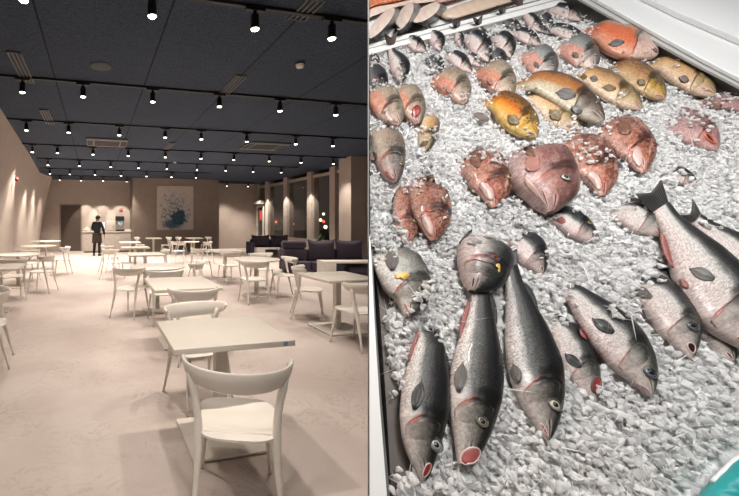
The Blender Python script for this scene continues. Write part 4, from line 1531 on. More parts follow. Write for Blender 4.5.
class Fish:
    def __init__(s, name, label, mat, prof, pts, w, belly, lift=0.0, thick=0.50, fat=1.0, group=None, sink=0.30, n=76, m=40, dive=(2.6, 0.52), ext=None):
        s.hw = w / 2 * GRAZE
        s.dive = dive
        s.seed = len(FISH) * 3.7
        s.mat = mat
        s.bumpy = 0.07 if prof == 'rock' else 0.025
        if dive and (ext is None or ext):
            a, b = Vector(pts[-1]), Vector(pts[-2])
            L_ = sum((Vector(p) - Vector(q)).length for p, q in zip(pts, pts[1:]))
            e_ = a + (a - b).normalized() * L_ * (0.16 if ext is None else ext)
            pts = list(pts) + [(e_.x, e_.y)]
        tp = thick * s.hw
        pts = [(x - 0.12 * tp * min(1.2, (x - PX) / F), y + 0.10 * tp) for x, y in pts]
        s.spts = spline(pts, 81)
        s.prof = PROF[prof]
        mid = s.spts[30]
        Dm = K0 / (mid[1] + VY)
        s.th = thick * s.hw * Dm / F
        s.w0 = lift + s.th * sink
        s.belly = belly
        # pixel-space perpendicular that points to the dorsal side
        a, b = s.spts[10], s.spts[50]
        pr = Vector((-(b[1] - a[1]), b[0] - a[0]))
        s.sg = -1 if pr.dot(Vector(belly)) > 0 else 1
        base = ice(*mid, 0)
        s.t = thing(name, label, 'fish', base, 0, group)
        s.inv = Matrix.Translation(-base)
        rows, uvs = [], []
        for i in range(n):
            t = (i / (n - 1)) ** 1.25
            row = []
            for j in range(m):
                a = 2 * PI * j / m
                row.append(s.pt(t, math.cos(a), math.sin(a)))
                uvs.append((t, (math.cos(a) + 1) / 2))
            rows.append(row)
        mb = MB()
        mb.grid(rows, closed=True)
        mb.add(rows[0], [tuple(range(m))], True)
        mb.add(rows[-1], [tuple(range(m))], True)
        uvs += [(0, 0.5)] * m + [(1, 0.5)] * m
        mb.v = [tuple(clampx(Vector(v)) - base) for v in mb.v]
        s.body = mb.build('body', mat, s.t, uvs=uvs)
        s.bvh = BVHTree.FromPolygons([Vector(v) + base for v in mb.v], [tuple(f) for f in mb.f])
        s.base = base
        FISH.append(s)

    def axis(s, t):
        f = min(max(t, 0), 1) * 80
        i = min(int(f), 79)
        a, b = s.spts[i], s.spts[i + 1]
        p = Vector((a[0] + (b[0] - a[0]) * (f - i), a[1] + (b[1] - a[1]) * (f - i)))
        i0, i1 = max(i - 4, 0), min(i + 5, 80)
        d = Vector((s.spts[i1][0] - s.spts[i0][0], s.spts[i1][1] - s.spts[i0][1])).normalized()
        return p, d

    def px(s, t, c):
        """picture position of a body point; t along from the snout, c across (-1 belly, +1 back)"""
        p, d = s.axis(t)
        if t > 1:
            p = p + d * (t - 1) * s.len()
        pr = Vector((-d.y, d.x)) * s.sg
        h = smooth_interp(s.prof[0] if c > 0 else s.prof[1], min(t, 1)) * s.hw
        return p + pr * (h * c)

    def len(s):
        return sum((Vector(a) - Vector(b)).length for a, b in zip(s.spts, s.spts[1:]))

    def thk(s, t):
        u = smooth_interp(s.prof[0], t) * 0.5 + smooth_interp(s.prof[1], t) * 0.5
        ridge = 1.0
        if t < 0.26:
            ridge = 1.0 + 0.05 * math.sin(t / 0.26 * PI)
        return s.th * u ** 0.85 * ridge

    def pt(s, t, c, sn):
        q = s.px(t, c)
        p = ice(q.x, q.y, s.w0)
        cc = abs(sn) ** 0.85 * (1 if sn >= 0 else -1)
        dv = 0.0
        if s.dive:
            k = min(1, max(0, (t - s.dive[1]) / (1 - s.dive[1])))
            dv = s.dive[0] * s.th * k * k * (3 - 2 * k)
        if sn > 0:
            # raised gill cover with a sharp rear edge, sunken mouth line, faint lumps
            tc = 0.345 - 0.085 * (c + 0.05) ** 2
            m_ = max(0.0, 1 - abs(c + 0.1) ** 3)
            k = min(1, max(0, (t - (tc - 0.15)) / 0.14)) if t < tc else max(0.0, 1 - (t - tc) / 0.016)
            cc += 0.085 * k * m_
            if t < 0.13:
                ml = abs(c - (-0.04 - 1.9 * t))
                cc -= 0.10 * max(0.0, 1 - ml / 0.16) * (1 - t / 0.13)
            cc += s.bumpy * (mnoise.noise(Vector((t * 17, c * 4.5, s.seed))) + 0.6 * mnoise.noise(Vector((t * 45, c * 11, s.seed))))
        return p + NRM * (s.thk(t) * cc - dv)

    def surf(s, x, y, off=0.0):
        """body surface seen at picture position (x, y); falls back to the nearest body point"""
        o = Vector((0, 0, EYE))
        d = (ice(x, y, 0) - o).normalized()
        h = s.bvh.ray_cast(o, d)
        if h[0] is not None and h[1].dot(d) < -0.15:
            n = h[1]
            return h[0] + n * off, n
        h = s.bvh.find_nearest(ice(x, y, s.w0 + s.th * 0.4))
        n = h[1]
        if n.dot(NRM) < 0:
            n = NRM
        return h[0] + n * off, n

    def add(s, name, mb, mat, uvs=None, parent=None, **kw):
        mb.v = [tuple(clampx(Vector(v)) - s.base) for v in mb.v]
        return mb.build(name, mat, parent or s.t, uvs=uvs, **kw)

    def eye(s, x, y, r, iris='eye_pale', pupil=0.55, px=True):
        p, n = s.surf(x, y)
        R_ = 0.85 * r * p.y / F
        p = p + n * (R_ * 0.12)
        rot = n.to_track_quat('Z', 'Y').to_matrix().to_4x4()
        tr = Matrix.Translation(p) @ rot

        def lens(rad, h0, h1):
            b = MB()
            b.lathe([(rad, h0), (rad * 0.92, h0 + (h1 - h0) * .45), (rad * 0.6, h0 + (h1 - h0) * .85), (0.0, h1)], n=18)
            b.v = [tuple(tr @ Vector(v)) for v in b.v]
            return b
        e = s.add('eye', lens(R_, -R_ * .35, R_ * 0.20), iris)
        b = lens(R_ * pupil, R_ * 0.06, R_ * 0.27)
        s.add('pupil', b, 'pupil', parent=e)
        b = MB()
        rim = [tr @ Vector((R_ * 1.05 * math.cos(a), R_ * 1.05 * math.sin(a), R_ * 0.0)) for a in [2 * PI * k / 18 for k in range(19)]]
        b.tube(rim, R_ * 0.13, 6)
        s.add('eyelid', b, 'lip_dark', parent=e)

    def fin(s, base, tip, mat='fin_dark', name='pectoral_fin', off=0.0025, n=9, curve=0.0, thick=0.0012, lift=0.0):
        """fan between picture polylines base (a..b) and tip edge points; hugs the body"""
        root = (Vector(base[0]) + Vector(base[-1])) / 2
        tp_ = max((Vector(q) for q in tip), key=lambda q: (q - root).length)
        ax = (tp_ - root)
        LL = ax.length
        ax.normalize()
        sd = Vector((-ax.y, ax.x))
        if sd.dot(Vector(base[-1]) - Vector(base[0])) < 0:
            sd = -sd
        W_f = max(abs((Vector(q) - root).dot(sd)) for q in list(base) + list(tip))
        W_f = max(W_f * 0.8, LL * 0.17)
        rows, uvs = [], []
        for i in range(n):
            f = i / (n - 1)
            row = []
            for j in range(9):
                g = j / 8
                gg = g ** 0.9
                wdt = W_f * (0.30 + 0.95 * math.sin(PI * min(1, gg * 0.92)) ** 0.9) * math.sqrt(max(0.0, 1 - gg ** 5))
                q = root + ax * (LL * gg * (1 - 0.10 * (2 * f - 1) ** 2 * gg)) + sd * (wdt * (2 * f - 1))
                o = Vector((0, 0, EYE))
                d = (ice(q.x, q.y, 0) - o).normalized()
                h = s.bvh.ray_cast(o, d)
                if h[0] is not None:
                    p = h[0] - d * (off + lift * g) + NRM * 0.0008 * math.sin(f * 40)
                else:
                    p = ice(q.x, q.y, s.w0 + off + lift * g)
                row.append(p)
                uvs.append((f, g))
            rows.append(row)
        b = MB()
        b.grid(rows)
        return s.add(name, b, mat, uvs=uvs, solid=thick, recalc=False)

    def pect(s, t=0.30, c=-0.15, L=0.16, ang=12, mat='fin_dark', wd=0.35, name='pectoral_fin', lift=0.004):
        """auto pectoral: root at (t,c), pointing tailwards; ang>0 swings to the belly"""
        p = s.px(t, c)
        _, d = s.axis(t)
        pr = Vector((-d.y, d.x)) * s.sg
        a = math.radians(ang)
        dr = d * math.cos(a) - pr * math.sin(a)
        sd = Vector((-dr.y, dr.x))
        LL = L * s.len()
        base = [p + sd * LL * 0.10, p - sd * LL * 0.10]
        tip = [p + dr * LL * 0.80 + sd * LL * wd, p + dr * LL * 1.0 + sd * LL * wd * .5, p + dr * LL * 1.02, p + dr * LL * 0.86 - sd * LL * wd * .55, p + dr * LL * 0.55 - sd * LL * wd * .6]
        return s.fin(base, tip, mat, name, lift=lift)

    def edge_fin(s, t0, t1, c, out, mat='fin_dark', name='dorsal_fin', spiny=False, slant=0.04):
        """fin along the back (c=+1) or the belly (c=-1)"""
        n = 15 if not spiny else 21
        rows, uvs = [], []
        for i in range(n):
            f = i / (n - 1)
            t = t0 + (t1 - t0) * f
            q = s.px(t, c * 0.93)
            _, d = s.axis(t)
            pr = Vector((-d.y, d.x)) * s.sg * c
            hgt = out * 0.62 * (math.sin(PI * min(1, 0.10 + f * 0.88)) ** 0.6) * (0.65 + 0.35 * f)
            if spiny and i % 2:
                hgt *= 0.62
            row = []
            for g in (0, 0.5, 1):
                qq = q + pr * hgt * g + d * slant * s.len() * g
                row.append(ice(qq.x, qq.y, s.w0 + 0.002))
                uvs.append((f, g))
            rows.append(row)
        b = MB()
        b.grid(rows)
        return s.add(name, b, mat, uvs=uvs, solid=0.0012, recalc=False)

    def tail(s, L=0.2, spread=0.62, fork=0.35, mat='fin_dark', dirv=None, lift=0.006, up=0.0):
        p, d = s.axis(1.0)
        d = Vector(dirv).normalized() if dirv else d
        pr = Vector((-d.y, d.x))
        LL = L * s.len()
        hb = smooth_interp(s.prof[0], 1.0) * s.hw
        rows, uvs = [], []
        for i in range(17):
            f = -1 + i / 8
            row = []
            for g in range(6):
                gg = g / 5
                ln = LL * (1 - fork * (1 - abs(f) ** 1.2))
                q = p - d * 2 + pr * (f * (hb * 0.85 * (1 - gg) + LL * spread * gg ** 0.8)) + d * (ln * gg)
                row.append(ice(q.x, q.y, s.w0 + lift * gg + up * gg * gg))
                uvs.append(((f + 1) / 2, gg))
            rows.append(row)
        b = MB()
        b.grid(rows)
        return s.add('tail_fin', b, mat, uvs=uvs, solid=0.0016, recalc=False)

    def gillcover(s, mat=None, t0=0.16, c0=-0.85, c1=0.55, off=0.0022, **kw_):
        rows, uvs = [], []
        for i in range(15):
            g = i / 14
            c = c0 + (c1 - c0) * g
            t1 = 0.341 - 0.085 * (c + 0.05) ** 2
            row = []
            for j in range(10):
                f = j / 9
                t = t0 + (t1 - t0) * f
                q = s.px(t, c)
                p, n = s.surf(q.x, q.y)
                edge = math.sin(PI * min(1, max(0, g * 0.96 + 0.02))) ** 0.5
                row.append(p + n * ((off * s.th / 0.02) * (f ** 1.5) * edge - 0.0022 * (1 - f) ** 2 - 0.0012 * (1 - edge)))
                uvs.append((t, (c + 1) / 2))
            rows.append(row)
        b = MB()
        b.grid(rows)
        return s.add('gill_cover', b, s.mat, uvs=uvs, solid=0.001, recalc=False)

    def mouth(s, x0, y0, x1, y1, r, inside='mouth_red', lip='lip', lipr=0.18):
        """slit or open mouth between two picture points"""
        a, n0 = s.surf(x0, y0)
        b_, n1 = s.surf(x1, y1)
        n = (n0 + n1).normalized()
        c = (a + b_) / 2
        ax = (b_ - a)
        hl = ax.length / 2
        ax.normalize()
        sd = n.cross(ax).normalized()
        R_ = r * c.y / F
        ring = []
        for k in range(21):
            an = 2 * PI * k / 20
            ring.append(c + ax * (hl * math.cos(an)) + sd * (R_ * math.sin(an) * (1.0 + 0.25 * math.cos(an))))
        q = []
        for p in ring:
            h = s.bvh.find_nearest(p)
            q.append(h[0] + n * 0.0006)
        rows = []
        for g in (0.0, 0.35, 0.7, 1.0):
            row = []
            for p in q[:-1]:
                h = s.bvh.find_nearest(c.lerp(p, g))
                row.append(h[0] + n * 0.0008)
            rows.append(row)
        b = MB()
        b.grid(rows, closed=True)
        o = s.add('mouth', b, inside, solid=0.0006, recalc=False)
        b = MB()
        b.tube(q, max(0.0008, lipr * R_), 8)
        s.add('lip', b, lip, parent=o)
        return o

    def blotch(s, x, y, rx, ry, mat, name='gill_patch', ang=0.0):
        rows, uvs = [], []
        ca, sa = math.cos(ang), math.sin(ang)
        for i in range(5):
            g = i / 4
            row = []
            for j in range(16):
                an = 2 * PI * j / 16
                dx, dy = rx * g * math.cos(an), ry * g * math.sin(an)
                p, n = s.surf(x + dx * ca - dy * sa, y + dx * sa + dy * ca, 0.0012 * (1 - g * g) + 0.0008)
                row.append(p)
                uvs.append((g, an))
            rows.append(row)
        b = MB()
        b.grid(rows, closed=True)
        return s.add(name, b, mat, recalc=False, solid=0.0008)
# ------------------------------------------------------------------ the fish
G1, G2, G3, G4, G5 = 'large sea bass on the ice', 'red fish on the ice', 'golden and brown trout on the ice', 'reddish char on the ice', 'small silver fish along the divider'

# --- large silver bass, front row
f = Fish('sea_bass', 'silver sea bass nearest the steel rim, cloudy eyed, head down at the front', 'bass', 'bass', [(425, 480), (424, 440), (427, 385), (432, 330), (435, 296)], 55, (-1, 0), 0.004, group=G1, dive=(3, 0.72), ext=0.0)
f.gillcover()
f.eye(432, 444, 7.2, 'eye_cloud', 0.45)
f.mouth(424, 478, 429, 463, 2.6, 'mouth_red', 'lip')
f.fin([(412, 408), (417, 411)], [(416, 390), (422, 380), (425, 384), (424, 396)], 'fin_dark')
f.edge_fin(0.50, 0.66, 1, 7, spiny=True)
f.edge_fin(0.62, 0.78, -1, 5, 'fin_red', 'anal_fin')

f = Fish('sea_bass', 'silver sea bass with a wide open red mouth at the front', 'bass', 'gape', [(466, 464), (474, 425), (478, 370), (481, 320), (481, 276)], 60, (-1, 0), 0.006, group=G1, dive=None)
f.gillcover()
f.eye(477, 421, 6.0, 'eye_olive', 0.55)
f.mouth(459, 461, 478, 450, 5.6, 'mouth_pink', 'lip', 0.16)
f.fin([(456, 391), (461, 392)], [(459, 372), (463, 361), (467, 362), (466, 380)], 'fin_grey')
f.edge_fin(0.38, 0.60, 1, 8, spiny=True)
f.edge_fin(0.72, 0.88, 1, 9, 'fin_dark', 'rear_dorsal_fin')
f.edge_fin(0.66, 0.84, -1, 7, 'fin_red', 'anal_fin')

f = Fish('sea_bass', 'dark backed sea bass with a ringed eye, third from the steel rim', 'bass', 'bass', [(549, 439), (546, 405), (534, 355), (521, 305), (511, 266)], 58, (-1, 0.1), 0.004, group=G1, dive=None)
f.gillcover()
f.eye(550, 405, 6.4, 'eye_pale', 0.5)
f.mouth(549, 437, 541, 424, 1.5, 'mouth_pink', 'lip', 0.4)
f.fin([(516, 384), (521, 382)], [(509, 367), (513, 363), (520, 369), (522, 374)], 'fin_grey')
f.edge_fin(0.40, 0.62, 1, 6, spiny=True)
f.edge_fin(0.70, 0.86, 1, 9, 'fin_dark', 'rear_dorsal_fin')
f.tail(0.12, 0.3, 0.2, 'fin_dark', (0.05, -1))

f = Fish('sea_bass', 'slim grey sea bass with a cut bleeding gill, half hidden under its neighbours', 'bass_pale', 'bass', [(597, 402), (588, 378), (570, 342), (553, 310), (545, 292)], 40, (-1, 0.3), -0.006, group=G1, dive=(1.5, 0.6), ext=0.0)
f.fin([(579, 370), (583, 365)], [(566, 358), (565, 353), (572, 356), (580, 361)], 'fin_dark')
f.mouth(592, 392, 596, 378, 4.5, 'mouth_red', 'lip_dark')
f.gillcover()

f = Fish('sea_bass', 'pale bellied sea bass with red fins and a blue eye lying diagonally', 'bass_pale', 'bass', [(653, 395), (641, 366), (612, 330), (581, 298), (562, 280)], 52, (-1, 0.8), 0.006, group=G1, dive=(3, 0.84), ext=0.05)
f.gillcover()
f.eye(645, 372, 6.6, 'eye_blue', 0.6)
f.mouth(653, 394, 638, 386, 1.1, 'mouth_dark', 'lip')
f.fin([(612, 336), (616, 329)], [(598, 327), (592, 318), (600, 321), (612, 327)], 'fin_dark')
f.fin([(586, 341), (590, 338)], [(580, 333), (579, 328), (584, 331), (590, 337)], 'fin_red', 'pelvic_fin')
f.edge_fin(0.30, 0.50, 1, 8, spiny=True)

f = Fish('sea_bass', 'smaller sea bass with an open mouth and dark blue eye, beside the biggest one', 'bass_pale', 'bass', [(693, 357), (684, 328), (663, 297), (642, 278), (628, 266)], 48, (-1, 0.7), 0.004, group=G1, dive=(3, 0.62), ext=0.05)
f.gillcover()
f.eye(684, 326, 6.0, 'eye_blue', 0.6)
f.mouth(694, 353, 688, 343, 3.2, 'mouth_dark', 'lip')
f.fin([(650, 301), (654, 294)], [(637, 295), (631, 286), (640, 287), (652, 293)], 'fin_grey')
f.edge_fin(0.45, 0.70, 1, 6, spiny=True)

f = Fish('sea_bass', 'sea bass squeezed under the biggest one, with red gills and a ringed eye', 'bass', 'bass', [(734, 363), (722, 334), (700, 306), (674, 281), (655, 266)], 40, (-1, 0.7), -0.006, group=G1, dive=None)
f.eye(719, 333, 5.4, 'eye_pale', 0.55)
f.mouth(734, 360, 726, 352, 1.1, 'mouth_dark', 'lip')
f.blotch(699, 318, 8, 4, 'mouth_red', 'gill_patch', -0.6)
f.gillcover()

f = Fish('sea_bass', 'biggest sea bass, thick bodied, with its dark tail up and head at the right edge', 'bass_pale', 'bass', [(756, 350), (739, 317), (707, 272), (681, 234), (662, 206)], 72, (-1, 0.6), 0.012, group=G1, dive=None)
f.gillcover()
f.tail(0.15, 0.55, 0.25, 'fin_dark', (-0.55, -1), 0.02)
f.fin([(713, 282), (716, 276)], [(697, 276), (689, 268), (699, 269), (714, 275)], 'fin_grey')
f.fin([(686, 289), (690, 286)], [(681, 283), (680, 279), (686, 281), (690, 285)], 'fin_pink', 'pelvic_fin')
f.edge_fin(0.66, 0.84, -1, 8, 'fin_red', 'anal_fin')
f.edge_fin(0.36, 0.58, 1, 5, spiny=True)
f.mouth(752, 344, 738, 338, 3, 'mouth_red', 'lip')
f.eye(747, 320, 6, 'eye_blue', 0.55)

f = Fish('sea_bass', 'sea bass running out of view at the right edge, forked dark tail in the ice', 'bass_pale', 'bass', [(800, 318), (770, 280), (736, 248), (713, 230), (697, 218)], 50, (-0.7, 1), 0.004, group=G1, dive=None)
f.tail(0.13, 0.62, 0.55, 'fin_dark', (-0.75, -0.8), 0.012)
f.gillcover()
f.pect()

# --- the single heads in the middle
f = Fish('grouper', 'pale silver fish with an orange gill spot lying against the steel rim', 'grouper', 'rock', [(409, 316), (411, 292), (400, 266), (391, 248), (386, 236)], 54, (-1, 0.2), 0.004)
f.gillcover(t0=0.1, t1=0.34)
f.eye(417, 291, 5.0, 'eye_pale', 0.55)
f.blotch(400, 279, 5.5, 3.2, 'gill_spot', 'gill_spot', -0.1)
f.fin([(389, 270), (396, 270)], [(387, 255), (391, 248), (397, 253), (399, 262)], 'fin_grey')
f.mouth(409, 314, 404, 303, 1.1, 'mouth_pink', 'lip')
f.edge_fin(0.22, 0.42, 1, 7)

f = Fish('sea_bream', 'stout bream with a bloody eye facing down above the open mouthed bass', 'bream', 'bream', [(473, 290), (480, 272), (487, 252), (492, 234), (494, 222)], 66, (-1, 0.1), 0.014)
f.gillcover(c0=-0.85, c1=0.6, t1=0.40, t0=0.14)
f.eye(488, 262, 5.0, 'eye_red', 0.45)
f.mouth(472, 288, 474, 278, 1.1, 'mouth_dark', 'lip')
f.blotch(492, 270, 1.8, 4.5, 'gill_spot', 'torn_skin', -0.25)
f.edge_fin(0.3, 0.7, -1, 4)

f = Fish('sea_bass', 'small pale fish diving into the ice beside the bream', 'small_silver', 'bass', [(543, 274), (537, 258), (523, 238), (513, 226)], 34, (-1, 0.6), 0.0)
f.gillcover()
f.mouth(543, 272, 540, 266, 1.1, 'mouth_dark', 'lip')
f.eye(540, 256, 2.6, 'eye_blue', 0.5)
f = Fish('sea_bass', 'small pale fish with a reddish fin half buried below the big red bream', 'small_silver', 'bass', [(600, 241), (584, 229), (563, 214), (547, 206)], 28, (-0.5, 1), -0.002)
f.fin([(564, 224), (567, 220)], [(557, 220), (555, 217), (560, 218), (566, 219)], 'fin_red')
f.eye(586, 224, 2.4, 'eye_gold', 0.5)
f.gillcover()
f.mouth(600, 240, 594, 238, 1.1, 'mouth_pink', 'lip')
f = Fish('sea_bass', 'white bellied fish poking its head out beside the tail of the biggest bass', 'bass_pale', 'bass', [(661, 235), (648, 222), (629, 208), (614, 198)], 36, (-0.7, 1), 0.0)
f.gillcover()
f.eye(650, 213, 2.4, 'eye_blue', 0.5)
f.mouth(660, 234, 653, 231, 1.1, 'mouth_pink', 'lip')
f = Fish('sea_bass', 'almost buried fish showing only a pink and dark cheek in the right-hand ice', 'small_silver', 'bass', [(698, 184), (688, 178), (672, 172), (660, 168)], 18, (-0.5, 1), -0.004)
f.gillcover('cheek_red')

# --- red fish
f = Fish('rockfish', 'narrow red rockfish on the outside of the leaning pair', 'rockfish', 'rock', [(406, 246), (407, 222), (408, 196), (413, 176)], 34.2, (-1, 0.2), -0.002, group=G2, thick=0.40)
f.blotch(402, 237, 7, 3.2, 'jaw_white', 'lower_jaw', 1.0)
f.gillcover('cheek_red', t1=0.31, t0=0.20, off=0.0010)
f.eye(413, 222, 3.2, 'eye_gold', 0.5)
f.mouth(406, 244, 409, 233, 1.1, 'mouth_red', 'lip_red')
f.edge_fin(0.3, 0.6, -1, 4, 'fin_dark', 'anal_fin')
f = Fish('rockfish', 'larger red rockfish overlapping its narrow neighbour, white jaw down', 'rockfish', 'rock', [(434, 240), (433, 215), (428, 190), (427, 168)], 46.2, (-1, 0.2), 0.012, group=G2, thick=0.40)
f.blotch(427, 226, 11, 4, 'jaw_white', 'lower_jaw', 1.1)
f.gillcover('cheek_red', t1=0.31, t0=0.20, off=0.0010)
f.eye(445, 213, 3.6, 'eye_blue', 0.5)
f.mouth(433, 237, 427, 224, 1.1, 'mouth_red', 'lip_red')
f.fin([(424, 186), (430, 186)], [(424, 180), (433, 174), (436, 178), (434, 184)], 'fin_rust')
f = Fish('rockfish', 'red rockfish head with a gold eye left of the big red bream', 'rockfish', 'rock', [(495, 207), (493, 183), (480, 160), (466, 146)], 49.7, (-1, 0.4), 0.004, group=G2, thick=0.40)
f.blotch(486, 192, 11, 4, 'jaw_white', 'lower_jaw', 0.9)
f.gillcover('cheek_red', t1=0.31, t0=0.20, off=0.0010)
f.eye(505, 178, 4.4, 'eye_gold', 0.5)
f.mouth(497, 200, 488, 185, 1.1, 'mouth_red', 'lip_red')
f.fin([(467, 163), (474, 160)], [(461, 160), (466, 154), (475, 154), (482, 158)], 'fin_rust')
f = Fish('sea_bream', 'big round red bream with a staring eye, the largest of the red fish', 'red_bream', 'bream', [(552, 211), (549, 186), (536, 156), (524, 132)], 71.8, (-1, 0.25), 0.014, group=G2, thick=0.55)
f.blotch(533, 193, 16, 4.5, 'jaw_white', 'lower_jaw', 1.0)
f.fin([(523, 172), (530, 168)], [(528, 156), (533, 152), (540, 156), (536, 164)], 'fin_pink')
f.eye(556, 182, 5.2, 'eye_pale', 0.5)
f.mouth(548, 209, 541, 191, 1.1, 'mouth_red', 'lip')
f.fin([(533, 158), (536, 155)], [(525, 152), (523, 146), (529, 146), (535, 152)], 'fin_rust')
f.edge_fin(0.35, 0.52, 1, 4, 'fin_rust', spiny=True)
f = Fish('rockfish', 'red rockfish right of the big red bream, sprinkled with ice, white jaw', 'rockfish', 'rock', [(604, 195), (600, 171), (583, 146), (566, 130)], 47.9, (-1, 0.5), 0.004, group=G2, thick=0.40)
f.blotch(594, 181, 11, 4.5, 'jaw_white', 'lower_jaw', 0.9)
f.gillcover('cheek_red', t1=0.31, t0=0.20, off=0.0010)
f.eye(614, 166, 4.0, 'eye_blue', 0.5)
f.mouth(604, 191, 596, 176, 1.1, 'mouth_red', 'lip_red')
f.edge_fin(0.35, 0.55, 1, 4, 'fin_rust', spiny=True)
f = Fish('rockfish', 'red rockfish farthest up the red row, with a brown side fin and black belly mark', 'rockfish', 'rock', [(645, 172), (638, 148), (619, 126), (605, 112)], 44.5, (-1, 0.5), 0.004, group=G2, thick=0.40)
f.blotch(636, 158, 10, 4, 'jaw_white', 'lower_jaw', 1.1)
f.gillcover('cheek_red', t1=0.31, t0=0.20, off=0.0010)
f.eye(650, 146, 3.4, 'eye_red', 0.5)
f.mouth(645, 169, 639, 157, 1.1, 'mouth_pink', 'lip')
f.fin([(628, 135), (634, 130)], [(620, 131), (617, 123), (624, 122), (634, 126)], 'fin_rust')
f.edge_fin(0.42, 0.58, -1, 4, 'fin_rust', 'anal_fin')
f = Fish('rockfish', 'pink fish with a gaping black mouth, mostly buried by the right edge', 'pink_fish', 'rock', [(718, 149), (706, 137), (686, 122), (668, 112)], 35.9, (-0.8, 1), 0.0, group=G2)
f.mouth(713, 144, 700, 137, 3.0, 'mouth_dark', 'lip_red', 0.4)
f.gillcover('cheek_red', t1=0.36, t0=0.14)
f.edge_fin(0.4, 0.7, 1, 3, 'fin_rust')
f = Fish('rockfish', 'long pinkish fish lying level along the dark right tray wall', 'pink_fish', 'bass', [(790, 110), (755, 104), (722, 100), (690, 98)], 20.6, (0, 1), 0.004, group=G2)
f.fin([(722, 104), (722, 108)], [(712, 105), (703, 103), (704, 108), (714, 108)], 'fin_rust')
f.gillcover('cheek_red')

# --- trout
f = Fish('trout', 'bright orange spotted trout with a yellow jaw', 'trout_orange', 'trout', [(537, 136), (524, 121), (505, 104), (487, 92)], 36.7, (-1, 0.8), 0.006, group=G3, dive=(2.2, 0.74), ext=0.06)
f.gillcover('cheek_gold')
f.eye(527, 122, 2.8, 'eye_gold', 0.55)
f.mouth(536, 135, 527, 133, 1.1, 'mouth_dark', 'lip')
f.pect(0.30, -0.3, 0.2, 5, 'fin_gold')
f.fin([(487, 122), (491, 118)], [(480, 117), (473, 113), (478, 112), (488, 116)], 'fin_brown', 'pelvic_fin')
f = Fish('trout', 'golden trout wedged beneath the dark backed trout', 'trout_gold', 'trout', [(580, 132), (564, 117), (543, 100), (526, 86)], 29.1, (-1, 0.9), -0.006, group=G3, dive=(2.2, 0.74), ext=0.06)
f.gillcover('cheek_gold')
f.eye(569, 119, 2.4, 'eye_gold', 0.55)
f.pect(0.30, -0.25, 0.2, 0, 'fin_gold')
f.mouth(579, 131, 572, 129, 1.1, 'mouth_dark', 'lip')
f = Fish('trout', 'dark backed trout with an orange stripe and rounded grey fin', 'trout_dark', 'trout', [(604, 121), (588, 107), (562, 89), (535, 79), (521, 74)], 35.2, (-0.9, 1), 0.012, group=G3, n=54, dive=(2.2, 0.74), ext=0.06)
f.gillcover('cheek_dark')
f.eye(594, 104, 2.8, 'eye_blue', 0.55)
f.mouth(603, 120, 588, 112, 1.1, 'mouth_dark', 'lip')
f.fin([(574, 98), (578, 93)], [(562, 99), (555, 92), (560, 88), (572, 92)], 'fin_grey')
f.pect(0.22, -0.5, 0.12, 10, 'fin_grey', name='throat_fin')
f = Fish('trout', 'golden trout with three small round fins on its flank', 'trout_gold', 'trout', [(642, 108), (624, 95), (599, 79), (573, 68)], 29.1, (-0.8, 1), 0.006, group=G3, dive=(2.2, 0.74), ext=0.06)
f.gillcover('cheek_gold')
f.eye(633, 95, 2.5, 'eye_gold', 0.55)
f.mouth(641, 107, 632, 103, 1.1, 'mouth_pink', 'lip')
f.fin([(615, 91), (617, 86)], [(607, 91), (602, 87), (606, 84), (615, 86)], 'fin_gold')
f.fin([(597, 82), (598, 78)], [(592, 81), (590, 77), (594, 76), (598, 78)], 'fin_grey', 'pelvic_fin')
f.fin([(586, 79), (588, 75)], [(582, 79), (580, 76), (583, 74), (588, 75)], 'fin_gold', 'anal_fin')
f = Fish('trout', 'brown densely spotted trout with a yellow cheek', 'trout_brown', 'trout', [(665, 98), (652, 85), (631, 71), (610, 63)], 29.1, (-0.8, 1), 0.006, group=G3, dive=(2.2, 0.74), ext=0.06)
f.gillcover('cheek_gold')
f.eye(656, 86, 2.4, 'eye_gold', 0.55)
f.mouth(665, 97, 655, 95, 1.1, 'mouth_pink', 'lip')
f.pect(0.34, -0.2, 0.13, 5, 'fin_gold')
f = Fish('trout', 'golden brown trout with a dark head resting by the dark tray wall', 'trout_gold', 'trout', [(715, 95), (698, 81), (673, 66), (650, 55)], 30.6, (-0.8, 1), 0.006, group=G3, dive=(2.2, 0.74), ext=0.06)
f.gillcover('cheek_tan')
f.eye(701, 78, 2.5, 'eye_gold', 0.55)
f.mouth(714, 93, 699, 89, 1.1, 'mouth_pink', 'lip')
f.pect(0.36, -0.3, 0.13, 8, 'fin_brown')
f = Fish('trout', 'speckled brown trout hugging the left seam, pink mouth down', 'trout_speckled', 'trout', [(396, 182), (392, 160), (388, 138), (387, 114)], 36.7, (-1, 0.1), 0.006, group=G3)
f.gillcover('cheek_tan')
f.eye(399, 165, 2.6, 'eye_gold', 0.55)
f.mouth(395, 180, 385, 172, 2.2, 'mouth_pink', 'lip_dark')
f.fin([(373, 162), (378, 158)], [(368.8, 157), (370, 152), (375, 153), (379, 157)], 'fin_brown')
f = Fish('trout', 'small tan trout buried to its belly in the ice above the rockfish pair', 'trout_gold', 'trout', [(424, 153), (428, 138), (431, 122), (436, 106)], 23.0, (-1, 0.1), -0.002, group=G3)
f.fin([(422, 146), (428, 146)], [(421, 143), (423, 141), (427, 141), (429, 143)], 'fin_brown')
f.gillcover('cheek_tan')

